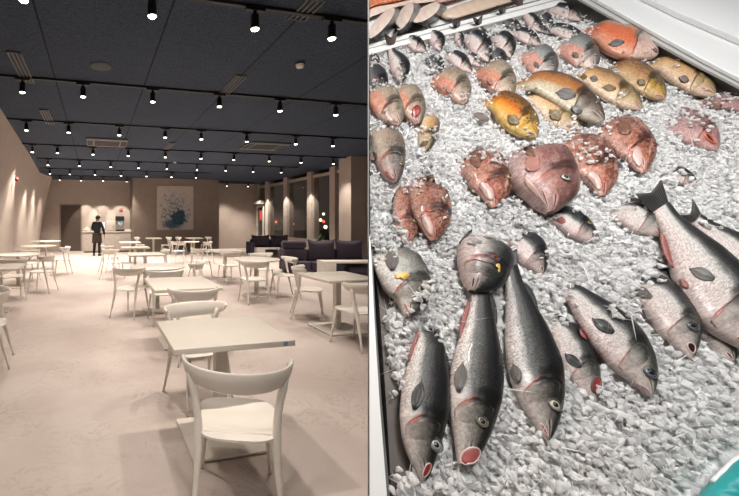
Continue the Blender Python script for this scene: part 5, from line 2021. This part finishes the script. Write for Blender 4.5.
# --- char
f = Fish('char', 'fat salmon red char with a white head beside the dark tray wall', 'char_red', 'trout', [(658, 54), (640, 45), (614, 36), (589, 22)], 38.3, (-0.4, 1), 0.014, group=G4, dive=(2.2, 0.74), ext=0.06)
f.gillcover('cheek_tan')
f.eye(649, 44, 2.4, 'eye_pale', 0.5)
f.mouth(657, 52, 650, 50, 2.4, 'mouth_pink', 'lip_dark')
f.fin([(623, 44), (625, 40)], [(613, 47), (608, 44), (612, 40), (624, 40)], 'fin_grey')
f.fin([(591, 43), (594, 40)], [(588, 45), (587, 42), (590, 40), (594, 40)], 'fin_pink', 'pelvic_fin')
f = Fish('char', 'grey backed char with a pink flank left of the salmon red one', 'char_grey', 'trout', [(594, 70), (588, 57), (573, 44), (560, 34)], 33.7, (-1, 0.8), 0.004, group=G4)
f.gillcover('cheek_tan')
f.eye(591, 57, 2.2, 'eye_pale', 0.5)
f.pect(0.36, -0.4, 0.13, 0, 'fin_grey')
f.mouth(594, 69, 586, 66, 1.1, 'mouth_pink', 'lip')
f = Fish('char', 'grey char with a pale jaw above the bright orange trout', 'char_grey', 'trout', [(550, 80), (546, 66), (535, 53), (526, 42)], 33.7, (-1, 0.5), 0.004, group=G4)
f.gillcover('cheek_tan')
f.eye(549, 67, 2.2, 'eye_pale', 0.5)
f.mouth(549, 79, 541, 76, 1.1, 'mouth_pink', 'lip')
f.pect(0.34, -0.4, 0.13, 0, 'fin_grey')
f = Fish('char', 'tan char with a coral red flank and white jaw beside a grey char', 'char_tan', 'trout', [(510, 98), (504, 83), (492, 69), (481, 57)], 33.7, (-1, 0.5), 0.004, group=G4)
f.gillcover('cheek_tan')
f.eye(509, 84, 2.2, 'eye_gold', 0.5)
f.mouth(510, 96, 501, 92, 1.1, 'mouth_pink', 'lip')
f.pect(0.38, -0.6, 0.13, 0, 'fin_pink')
f = Fish('char', 'tan and coral char with its head sunk in ice in the middle of its row', 'char_tan', 'trout', [(466, 103), (459, 88), (446, 76), (434, 65)], 32.2, (-1, 0.5), 0.002, group=G4)
f.gillcover('cheek_tan')
f.pect(0.30, -0.6, 0.13, 0, 'fin_pink')
f.eye(464, 88, 2.2, 'eye_gold', 0.5)
f = Fish('char', 'tan char with torn red gills, second from the left seam', 'char_tan', 'trout', [(419, 123), (414, 107), (404, 91), (397, 76)], 32.2, (-1, 0.3), 0.004, group=G4)
f.gillcover('cheek_tan')
f.blotch(415, 113, 4, 5, 'mouth_red', 'gill_patch')
f.eye(417, 105, 2.0, 'eye_gold', 0.5)
f.mouth(419, 122, 412, 117, 1.1, 'mouth_red', 'lip')
f = Fish('char', 'olive tan char with a white mouth lying against the left seam', 'char_tan', 'trout', [(400, 124), (391, 108), (380, 92), (371, 78)], 35.2, (-1, 0.6), 0.004, group=G4)
f.gillcover('cheek_tan', c0=-0.7)
f.mouth(399, 122, 388, 119, 1.1, 'mouth_pink', 'lip')
f.eye(395, 110, 2.2, 'eye_gold', 0.5)

# --- small silver fish along the divider
SM = [
    ('bright small fish with its forked tail raised, head beside the left seam chars', 'small_silver', [(402, 82), (401, 67), (393, 53), (391, 45)], 26, (-1, 0.2), (0, -1), 0.3),
    ('dark small fish tight against the left seam above the olive char', 'small_dark', [(386, 93), (380, 81), (374, 70), (370, 60)], 26, (-1, 0.4), None, 0),
    ('dark scrap of a small fish at the seam just under the divider strip', 'small_dark', [(378, 68), (373, 59), (370, 51)], 17, (-1, 0.4), None, 0),
    ('small fish with a white belly nearest the left end of the divider strip', 'small_silver', [(426, 51), (417, 44), (407, 38), (400, 34)], 19, (-0.8, 1), (0.1, -1), 0.3),
    ('small fish with a bright white belly under the middle steak', 'small_silver', [(441, 50), (438, 41), (432, 33), (428, 27)], 21, (-1, 0.3), (-0.6, -1), 0.3),
    ('small fish plunged head first with a tall V tail, left of two', 'small_silver', [(461, 46), (459, 36), (457, 28)], 13, (-1, 0), (-0.1, -1), 0.5),
    ('small fish plunged head first with a broad tail, right of two', 'small_silver', [(485, 43), (482, 33), (479, 25)], 15, (-1, 0), (-0.15, -1), 0.5),
    ('silver small fish with a red gill, largest along the divider', 'small_silver', [(489, 61), (483, 48), (473, 37), (464, 29)], 30, (-1, 0.6), None, 0),
    ('silver small fish right of the largest one, white throat', 'small_silver', [(511, 57), (508, 46), (499, 37), (492, 31)], 26, (-1, 0.6), None, 0),
    ('dark small fish head sunk in open ice above the coral chars', 'small_dark', [(441, 75), (438, 66), (433, 58), (429, 52)], 20, (-1, 0.4), None, 0),
    ('speckled small fish diagonal between the dark head and the largest one', 'small_silver', [(472, 72), (463, 63), (453, 55), (446, 49)], 20, (-0.8, 1), None, 0),
    ('pale small fish tucked under the largest one', 'small_silver', [(481, 66), (472, 58), (464, 51)], 15, (-0.8, 1), None, 0),
    ('small fish with a long white belly lying to the right below the raised tails', 'small_silver', [(541, 45), (531, 38), (519, 32), (511, 28)], 19, (-0.7, 1), None, 0),
    ('dark backed small fish lying level under a square cut tail', 'small_dark', [(522, 27), (514, 24), (506, 20), (503, 14)], 13, (-0.3, 1), (-0.1, -1), 0.35),
    ('small fish with a raised dark tail high on the divider strip', 'small_silver', [(541, 31), (534, 22), (525, 12), (521, 6)], 16, (-1, 0.7), (-0.5, -1), 0.4),
    ('small dark fish beside the highest raised tail', 'small_dark', [(553, 26), (546, 19), (540, 12)], 16, (-0.8, 1), None, 0),
    ('small silver fish heaped at the far corner of the ice tray', 'small_silver', [(581, 20), (571, 13), (557, 8), (547, 4)], 19, (-0.5, 1), None, 0),
    ('small pale fish with pink streaks above the grey chars', 'small_silver', [(589, 42), (573, 34), (557, 28), (545, 24)], 18, (-0.5, 1), None, 0),
    ('small icy fish nearest the dark tray wall at the far corner', 'small_silver', [(613, 22), (603, 16), (591, 11), (582, 7)], 13, (-0.4, 1), None, 0),
    ('small dark fish wedged beneath the silver ones mid row', 'small_dark', [(505, 64), (499, 55), (491, 47)], 18, (-0.8, 1), None, 0),
    ('tiny dark fish under the raised tails, its side to the ice', 'small_dark', [(551, 33), (541, 28), (531, 25)], 10, (-0.5, 1), None, 0),
]
for lab, mt, pts, w, be, tl, L in SM:
    f = Fish('small_fish', lab, mt, 'bass', pts, w * 0.86, be, 0.004, group=G5, n=44, m=26, dive=None if tl else (2.6, 0.6))
    if tl:
        f.tail(L * 1.35, 0.42, 0.38, 'fin_brown' if 'raised' in lab else 'fin_dark', tl, 0.034)
    q = f.px(0.13, 0.25)
    f.eye(q.x, q.y, w * 0.085, 'eye_gold' if mt == 'small_silver' else 'eye_blue', 0.55)
    f.gillcover('cheek_silver' if mt == 'small_silver' else 'cheek_dark')
# ------------------------------------------------------------------ fillets beyond the divider


def steak(label, c, a, b, ext, w, face='fillet_pale', skin='skin_grey'):
    """thick cut of fish: an elliptical cut face (half axes a, b as seen) with a skin band of depth ext"""
    t = thing('fish_steak', label, 'fish', ice(*c, 0), 0, 'fish steaks beyond the divider')
    base = Vector(t.location)
    n = 28
    fr, bk = [], []
    for k in range(n):
        an = 2 * PI * k / n
        x = c[0] + a[0] * math.cos(an) + b[0] * math.sin(an)
        y = c[1] + a[1] * math.cos(an) + b[1] * math.sin(an)
        fr.append(clampx(ice(x, y, w - 0.022 * math.sin(an))) - base)
        bk.append(clampx(ice(x + ext[0], y + ext[1], w - 0.045 + 0.015 * math.sin(an))) - base)
    cf = sum(fr, Vector()) / n
    mb = MB()
    mb.grid([[cf + (p - cf) * q + NRM * 0.004 * (1 - q) for p in fr] for q in (0.02, 0.4, 0.75, 1.0)], closed=True)
    mb.build('cut_face', face, t)
    mb = MB()
    mid = [(p + q) / 2 + (p - cf).normalized() * 0.004 for p, q in zip(fr, bk)]
    mb.grid([fr, mid, bk], closed=True)
    mb.add(bk, [tuple(range(n))])
    mb.build('skin', skin, t)
    return t


def fillet_mat(name, a, b, s=14):
    k = NT(name)
    o = k.obj()
    mp = k.n('ShaderNodeMapping')
    k.put(mp.inputs['Vector'], o)
    mp.inputs['Rotation'].default_value = (0.3, 0.2, 0.7)
    wv = k.n('ShaderNodeTexWave')
    k.put(wv.inputs['Vector'], mp.outputs[0])
    wv.inputs['Scale'].default_value = s
    wv.inputs['Distortion'].default_value = 5
    n = k.noise(o, 12, 3)
    c = k.mix(wv.outputs[1], a, b)
    c = k.mix(k.rng(n, 0.4, 0.7), c, b)
    k.bsdf(c, 0.35, normal=k.bump(wv.outputs[1], 0.15, 0.003), Coat_Weight=0.25)
    M[name] = k.m


fillet_mat('fillet_pale', (0.82, 0.69, 0.60), (0.74, 0.60, 0.52))
fillet_mat('fillet_salmon', (0.72, 0.13, 0.03), (0.76, 0.30, 0.16), 22)
fillet_mat('fillet_tan', (0.62, 0.46, 0.34), (0.66, 0.52, 0.41), 10)
fillet_mat('fillet_rose', (0.66, 0.46, 0.40), (0.48, 0.28, 0.22), 10)
simple('skin_grey', (0.13, 0.135, 0.14), 0.3, var=0.5, scale=25)


def fillet(label, poly, h, mat, name='fish_fillet', w=-0.012):
    c = (sum(p[0] for p in poly) / len(poly), sum(p[1] for p in poly) / len(poly))
    t = thing(name, label, 'fish fillet', ice(*c, 0), 0)
    base = Vector(t.location)
    n = 30
    out = []
    m = len(poly)
    for k in range(n):   # smooth closed outline
        f = k / n * m
        i = int(f)
        u = f - i
        p0, p1, p2, p3 = [Vector(poly[(i + j - 1) % m]) for j in range(4)]
        out.append(0.5 * ((2 * p1) + (p2 - p0) * u + (2 * p0 - 5 * p1 + 4 * p2 - p3) * u * u + (3 * p1 - p0 - 3 * p2 + p3) * u ** 3))
    rows = []
    for q, hh in ((1.0, 0), (1.0, 0.45), (0.93, 0.8), (0.75, 1.0), (0.4, 1.05), (0.02, 1.05)):
        rows.append([clampx(ice(c[0] + (p.x - c[0]) * q, c[1] + (p.y - c[1]) * q, w + h * hh)) - base for p in out])
    MB().grid(rows, closed=True).build('flesh', mat, t)
    low = [[v for v in rows[0]], [clampx(v + base - NRM * 0.006) - base for v in rows[0]]]
    mb = MB().grid(low, closed=True)
    mb.add(low[1], [tuple(range(n))])
    mb.build('skin_side', 'skin_grey', t)
    return t


fillet('bright orange salmon fillet at the far left of the fillet tray', [(360, 9), (375, 6), (400, 1), (425, -4), (440, -14), (400, -20), (360, -12)], 0.03, 'fillet_salmon', 'salmon_fillet')
fillet('pale boned fish side lying between the salmon and the steaks', [(362, 20), (385, 10), (420, 3), (438, 1), (444, -6), (420, -4), (395, 3), (364, 9)], 0.02, 'fillet_pale')
steak('large pale fish steak nearest the left seam, cut face toward the seam', (381, 23), (13.5, -14.5), (-3, -5.0), (9, 3), 0.03)
steak('middle pale fish steak with a wide band of grey skin', (404.5, 16), (7.5, -13.5), (-5, -3.4), (10, 2.5), 0.034)
steak('right-hand pale fish steak with a dark triangle of skin', (426, 12.5), (12.5, -9.5), (-6, -3.5), (8, 4), 0.03)
fillet('tan fish fillet right of the steaks along the divider strip', [(440, 15), (452, 7), (480, -2), (510, -9), (530, -12), (528, -3), (500, 6), (470, 15), (450, 20)], 0.022, 'fillet_tan')
fillet('rose coloured trimmed fillet at the top beyond the tan one', [(432, 4), (448, -8), (480, -16), (500, -18), (480, -9), (455, 0)], 0.024, 'fillet_rose')

# ------------------------------------------------------------------ teal bag in the near corner
tp = [(686, 510), (702, 489), (717, 474), (732, 459), (771, 430), (800, 470), (790, 530), (720, 545)]
t = thing('plastic_bag', 'teal plastic bag corner resting on the ice in the near right corner', 'bag', ice(750, 490, 0), 0)
base = Vector(t.location)
c = (750, 495)
rows = []
for q, hh in ((1.0, 0.004), (1.01, 0.018), (0.95, 0.034), (0.8, 0.044), (0.5, 0.050), (0.02, 0.052)):
    rows.append([])
    for i in range(32):
        f_ = i / 32 * len(tp)
        j = int(f_)
        u = f_ - j
        a, b = Vector(tp[j]), Vector(tp[(j + 1) % len(tp)])
        p = a.lerp(b, u)
        p = Vector(c) + (p - Vector(c)) * q
        rows[-1].append(ice(p.x, p.y, hh + 0.0006 * math.sin(i * 1.7)) - base)
MB().grid(rows, closed=True).build('bag_body', 'teal_plastic', t)
MB().tube([rows[2][i] + NRM * 0.001 for i in range(6, 16)], 0.003, 8).build('heat_seal', 'rim_white', t)

# ------------------------------------------------------------------ crushed ice (uncountable: one object)
bm_all_v, bm_all_f, off = [], [], 0
for fsh in FISH:
    for o in [fsh.body]:
        b = fsh.base
        vv = [v.co + b for v in o.data.vertices]
        bm_all_v += vv
        bm_all_f += [tuple(i + off for i in p.vertices) for p in o.data.polygons]
        off += len(vv)
for o in [ob for ob in bpy.data.objects if ob.parent and ob.parent.name.startswith('plastic_bag') and ob.name.startswith('bag_body')]:
    vv = [v.co + base for v in o.data.vertices]
    bm_all_v += vv
    bm_all_f += [tuple(i + off for i in p.vertices) for p in o.data.polygons]
    off += len(vv)
FB = BVHTree.FromPolygons(bm_all_v, bm_all_f)


def line_y(pts, x):
    for (a, b), (c, d) in zip(pts, pts[1:]):
        if a <= x <= c:
            return b + (d - b) * (x - a) / (c - a)
    return None


LIN = [(236, 369.4), (250, 377), (262, 381), (300, 388), (330, 390), (352, 388), (380, 396), (400, 398), (440, 402), (470, 410), (496, 396), (560, 398)]


def left_lim(y):
    if y < 236:
        return 368
    for (a, b), (c, d) in zip(LIN, LIN[1:]):
        if a <= y <= c:
            return b + (d - b) * (y - a) / (c - a)
    return 398


WALLB = [(540, -20), (566, -2), (576, 7), (608, 20), (630, 40), (655, 53), (690, 78), (712, 92), (745, 108), (860, 170)]
DIVB = [(360, 57), (400, 48), (440, 39), (460, 37), (520, 22), (560, 11), (600, -2)]


def in_ice(x, y):
    if x < left_lim(y):
        return False
    if x < 600 and y < line_y(DIVB, x):
        return False
    wb = line_y(WALLB, x) if x > 540 else None
    if wb is not None and y < wb:
        return False
    return -10 < y < 530 and x < 800


# bed
xs = np.linspace(360, 830, 150)
ys = np.linspace(-14, 540, 150)
from mathutils import noise as mnoise
mb = MB()
rows = []
for y in ys:
    row = []
    for x in xs:
        p = ice(x, y, -0.009)
        h = mnoise.noise(p * 28) * 0.008 + mnoise.noise(p * 70) * 0.004
        if not in_ice(x - 4, y + 2):
            h -= 0.035
        row.append(clampx(p + NRM * h))
    rows.append(row)
mb.grid(rows)
nx_ = len(xs)
ok_ = [in_ice(x + 3, y - 3) or in_ice(x - 3, y + 3) or x > 790 or y > 520 for y in ys for x in xs]
keep = [i for i, f_ in enumerate(mb.f) if any(ok_[v] for v in f_)]
used = sorted({v for i in keep for v in mb.f[i]})
mp_ = {v: i for i, v in enumerate(used)}
mb.f = [tuple(mp_[v] for v in mb.f[i]) for i in keep]
mb.sm = [True] * len(mb.f)
mb.v = [mb.v[v] for v in used]
bed = mb.build('ice_bed', 'ice_bed')
tag(bed, 'packed bed of white ice filling the steel tray beneath the fish', 'ice', None, 'stuff')

# lumps
TEMPL = []
for k in range(14):
    bm = bmesh.new()
    for i in range(11):
        v = Vector((random.gauss(0, 1), random.gauss(0, 1), random.gauss(0, 1))).normalized() * random.uniform(0.8, 1.0)
        bm.verts.new(v)
    bmesh.ops.convex_hull(bm, input=bm.verts)
    bmesh.ops.delete(bm, geom=[v for v in bm.verts if not v.link_faces], context='VERTS')
    bmesh.ops.bevel(bm, geom=bm.edges[:], offset=0.13, segments=1, affect='EDGES')
    bmesh.ops.triangulate(bm, faces=bm.faces)
    bm.verts.index_update()
    TEMPL.append((np.array([v.co[:] for v in bm.verts]), np.array([[v.index for v in f.verts] for f in bm.faces])))
    bm.free()
PV, PFc, voff = [], [], 0


def lump(p, r):
    global voff
    tv, tf = TEMPL[random.randrange(len(TEMPL))]
    e = Euler((random.uniform(0, 6.28), random.uniform(0, 6.28), random.uniform(0, 6.28))).to_matrix()
    sc = np.array([random.uniform(0.75, 1.3), random.uniform(0.75, 1.2), random.uniform(0.55, 0.95)]) * r
    v = (tv * sc) @ np.array(e).T + np.array(p)
    lim = SEAM * v[:, 1] + 0.004
    v[:, 0] = np.maximum(v[:, 0], lim)
    PV.append(v)
    PFc.append(tf + voff)
    voff += len(v)


def place(x, y, r, over=False, extra=0.0):
    p = ice(x, y, 0.0)
    h = FB.ray_cast(p + NRM * 0.25, -NRM, 0.40)
    if h[0] is not None:
        hh = (h[0] - p).dot(NRM)
        if not over:
            if hh > -0.004:
                return False
        else:
            p = ice(x, y, hh) - NRM * hh
            h = FB.ray_cast(p + NRM * 0.25, -NRM, 0.40)
            hh = (h[0] - p).dot(NRM) if h[0] is not None else 0.0
            lump(p + NRM * (hh + r * 0.35 + extra), r)
            return True
    w = random.uniform(-0.012, 0.006) + mnoise.noise(p * 18) * 0.008 + extra
    nb = FB.find_nearest(p + NRM * w)
    if nb[0] is not None and nb[3] < r * 0.75:
        if random.random() < 0.6:
            return False
    lump(p + NRM * w, r)
    return True


NL = 0
tries = 0
Dm3 = (K0 / (-10 + VY)) ** 3
while NL < 16000 and tries < 400000:
    tries += 1
    x, y = random.uniform(368, 800), random.uniform(-10, 525)
    if (K0 / (y + VY)) ** 3 / Dm3 < random.random():
        continue
    if not in_ice(x, y):
        continue
    r = random.choice((0.0055, 0.006, 0.007, 0.008, 0.009, 0.011)) * (0.62 + 0.38 * (y + 100) / 500 if y < 400 else 1.0)
    if place(x, y, r):
        NL += 1

# ice heaped over parts of the fish: (x, y, radius as seen, how many, lump size)
COVER = [
    (434, 312, 15, 26, 0.011), (446, 338, 11, 9, 0.011), (421, 322, 9, 10, 0.011), (441, 300, 10, 10, 0.010),
    (549, 300, 9, 6, 0.010), (560, 282, 12, 12, 0.010), (597, 394, 8, 5, 0.009), (604, 376, 8, 7, 0.010),
    (606, 292, 13, 20, 0.011), (615, 312, 10, 12, 0.011), (630, 270, 12, 14, 0.010), (644, 306, 9, 8, 0.009), (660, 270, 12, 14, 0.010),
    (385, 240, 13, 22, 0.010), (398, 246, 10, 12, 0.010), (424, 295, 10, 12, 0.010), (430, 285, 7, 6, 0.009), (410, 318, 8, 6, 0.009),
    (490, 230, 16, 26, 0.010), (470, 238, 10, 10, 0.010), (512, 246, 10, 10, 0.010), (512, 228, 10, 14, 0.009), (545, 258, 6, 5, 0.008),
    (546, 206, 10, 14, 0.009), (598, 238, 7, 6, 0.008), (575, 216, 6, 3, 0.008), (613, 198, 10, 14, 0.009), (640, 202, 9, 7, 0.008),
    (672, 172, 13, 22, 0.009), (690, 184, 7, 6, 0.008), (697, 174, 6, 4, 0.008), (699, 221, 6, 5, 0.008), (710, 222, 10, 8, 0.009),
    (413, 178, 8, 10, 0.008), (428, 168, 10, 12, 0.008), (447, 190, 7, 8, 0.008), (449, 222, 7, 8, 0.008), (444, 203, 5, 3, 0.007),
    (464, 147, 10, 16, 0.008), (488, 156, 10, 12, 0.008), (500, 160, 7, 8, 0.008),
    (524, 133, 8, 5, 0.008), (566, 130, 8, 10, 0.008), (590, 156, 9, 9, 0.008), (582, 148, 7, 5, 0.008), (602, 158, 6, 5, 0.007), (604, 112, 7, 8, 0.008),
    (670, 113, 12, 22, 0.008), (690, 120, 8, 9, 0.008), (705, 125, 8, 6, 0.008), (700, 146, 9, 10, 0.008), (680, 136, 10, 12, 0.008), (665, 122, 8, 8, 0.008),
    (722, 112, 10, 8, 0.008), (700, 112, 9, 8, 0.008),
    (434, 108, 12, 22, 0.008), (424, 132, 5, 4, 0.007), (438, 134, 7, 10, 0.008), (426, 152, 7, 8, 0.008), (427, 139, 4, 2, 0.006),
    (386, 114, 6, 3, 0.007), (434, 66, 8, 12, 0.007), (458, 98, 8, 8, 0.007), (466, 100, 7, 8, 0.007), (481, 58, 6, 7, 0.007), (447, 94, 7, 5, 0.007),
    (397, 77, 6, 7, 0.007), (526, 44, 6, 7, 0.007), (560, 36, 7, 9, 0.007), (582, 66, 6, 7, 0.007), (570, 58, 5, 3, 0.006), (590, 68, 5, 5, 0.006),
    (574, 68, 7, 7, 0.007), (612, 64, 6, 6, 0.007), (650, 56, 7, 8, 0.007), (676, 60, 8, 12, 0.007), (686, 62, 8, 12, 0.007), (695, 66, 7, 8, 0.007), (664, 54, 7, 8, 0.007),
    (600, 32, 6, 0, 0.007), (640, 108, 5, 2, 0.006), (524, 90, 6, 6, 0.007), (520, 76, 5, 5, 0.006),
    (388, 60, 6, 6, 0.007), (407, 40, 5, 4, 0.006), (430, 58, 6, 8, 0.007), (448, 50, 6, 7, 0.007), (460, 40, 6, 6, 0.006), (485, 38, 5, 5, 0.006), (466, 55, 5, 6, 0.006),
    (493, 33, 5, 6, 0.006), (512, 29, 6, 7, 0.006), (505, 26, 5, 4, 0.006), (540, 15, 6, 7, 0.006), (548, 6, 6, 7, 0.006), (556, 24, 8, 10, 0.006), (545, 24, 6, 6, 0.006), (585, 10, 8, 14, 0.006), (600, 14, 9, 14, 0.006),
    (568, 10, 6, 4, 0.006), (575, 34, 6, 4, 0.006), (372, 62, 5, 6, 0.006), (382, 88, 5, 4, 0.006), (530, 33, 5, 3, 0.006), (612, 20, 7, 8, 0.006), (372, 55, 5, 4, 0.006),
    (715, 98, 8, 8, 0.007), (730, 95, 10, 14, 0.007), (720, 90, 6, 8, 0.007),
]
for x0, y0, R_, n_, r_ in COVER:
    for k in range(int(n_ * 1.7)):
        a = random.uniform(0, 2 * PI)
        q = R_ * math.sqrt(random.random())
        x, y = x0 + q * math.cos(a), y0 + q * math.sin(a)
        if x < 369 or (x < 600 and y < line_y(DIVB, x) - 2):
            continue
        place(x, y, r_ * random.uniform(0.55, 0.95), True, random.uniform(0, 0.006))
# ice closing over the buried tail ends
for fsh in FISH:
    if not fsh.dive:
        continue
    d0 = fsh.dive[1]
    for k in range(int(10 + fsh.hw * 0.7)):
        q = fsh.px(d0 + (1 - d0) * random.uniform(0.22, 0.75), random.uniform(-1.15, 1.15))
        if q.x < 369 or (q.x < 600 and q.y < line_y(DIVB, q.x) - 1):
            continue
        place(q.x, q.y, random.uniform(0.0045, 0.008) * (0.7 + 0.3 * min(1, q.y / 300)), True, random.uniform(0, 0.003))
# small chips scattered on the tray side and on fish
for x0, y0, r_ in ((388, 345, 0.009), (392, 352, 0.010), (385, 318, 0.008), (391, 330, 0.010), (394, 393, 0.008), (393, 398, 0.006), (399, 470, 0.008), (392, 491, 0.009), (398, 478, 0.010), (406, 486, 0.011)):
    lump(ice(x0, y0, 0.0), r_)
PV = np.concatenate(PV)
PFc = np.concatenate(PFc)
me = bpy.data.meshes.new('crushed_ice')
me.from_pydata(PV.tolist(), [], PFc.tolist())
me.polygons.foreach_set('use_smooth', [False] * len(PFc))
me.materials.append(M['ice'])
o = bpy.data.objects.new('crushed_ice', me)
COL.objects.link(o)
tag(o, 'loose glassy lumps of crushed ice heaped around and over the fish', 'ice', None, 'stuff')
# ------------------------------------------------------------------ unseen area lights added to brighten the ice bank


def area(name, loc, tgt, size, size_y, e, col, spread=120):
    l = bpy.data.lights.new(name, 'AREA')
    l.shape = 'RECTANGLE'
    l.size, l.size_y = size, size_y
    l.energy = e
    l.color = col
    l.spread = math.radians(spread)
    o = bpy.data.objects.new(name, l)
    COL.objects.link(o)
    o.location = loc
    o.rotation_euler = (Vector(tgt) - Vector(loc)).to_track_quat('-Z', 'Y').to_euler()
    return o


area('added_ice_light', (0.45, -0.7, 3.2), (1.0, 1.0, 1.6), 0.9, 0.5, 11, (1, 0.985, 0.965), 75)
area('added_ice_light', (1.9, 0.2, 3.45), (1.35, 1.35, 2.1), 0.9, 0.9, 7, (1, 0.985, 0.965), 110)  # added to lift the upper end of the bank, no fixture built
area('added_highlight_light', (0.7, 0.1, 3.4), (1.0, 0.95, 1.6), 0.15, 0.15, 3.5, (1, 0.985, 0.965), 70)  # small unseen light added for highlights on the fish

# ------------------------------------------------------------------ world
wd = bpy.data.worlds.new('world')
SC.world = wd
wd.use_nodes = True
wd.node_tree.nodes['Background'].inputs[0].default_value = (0.33, 0.26, 0.215, 1)
wd.node_tree.nodes['Background'].inputs[1].default_value = 0.17
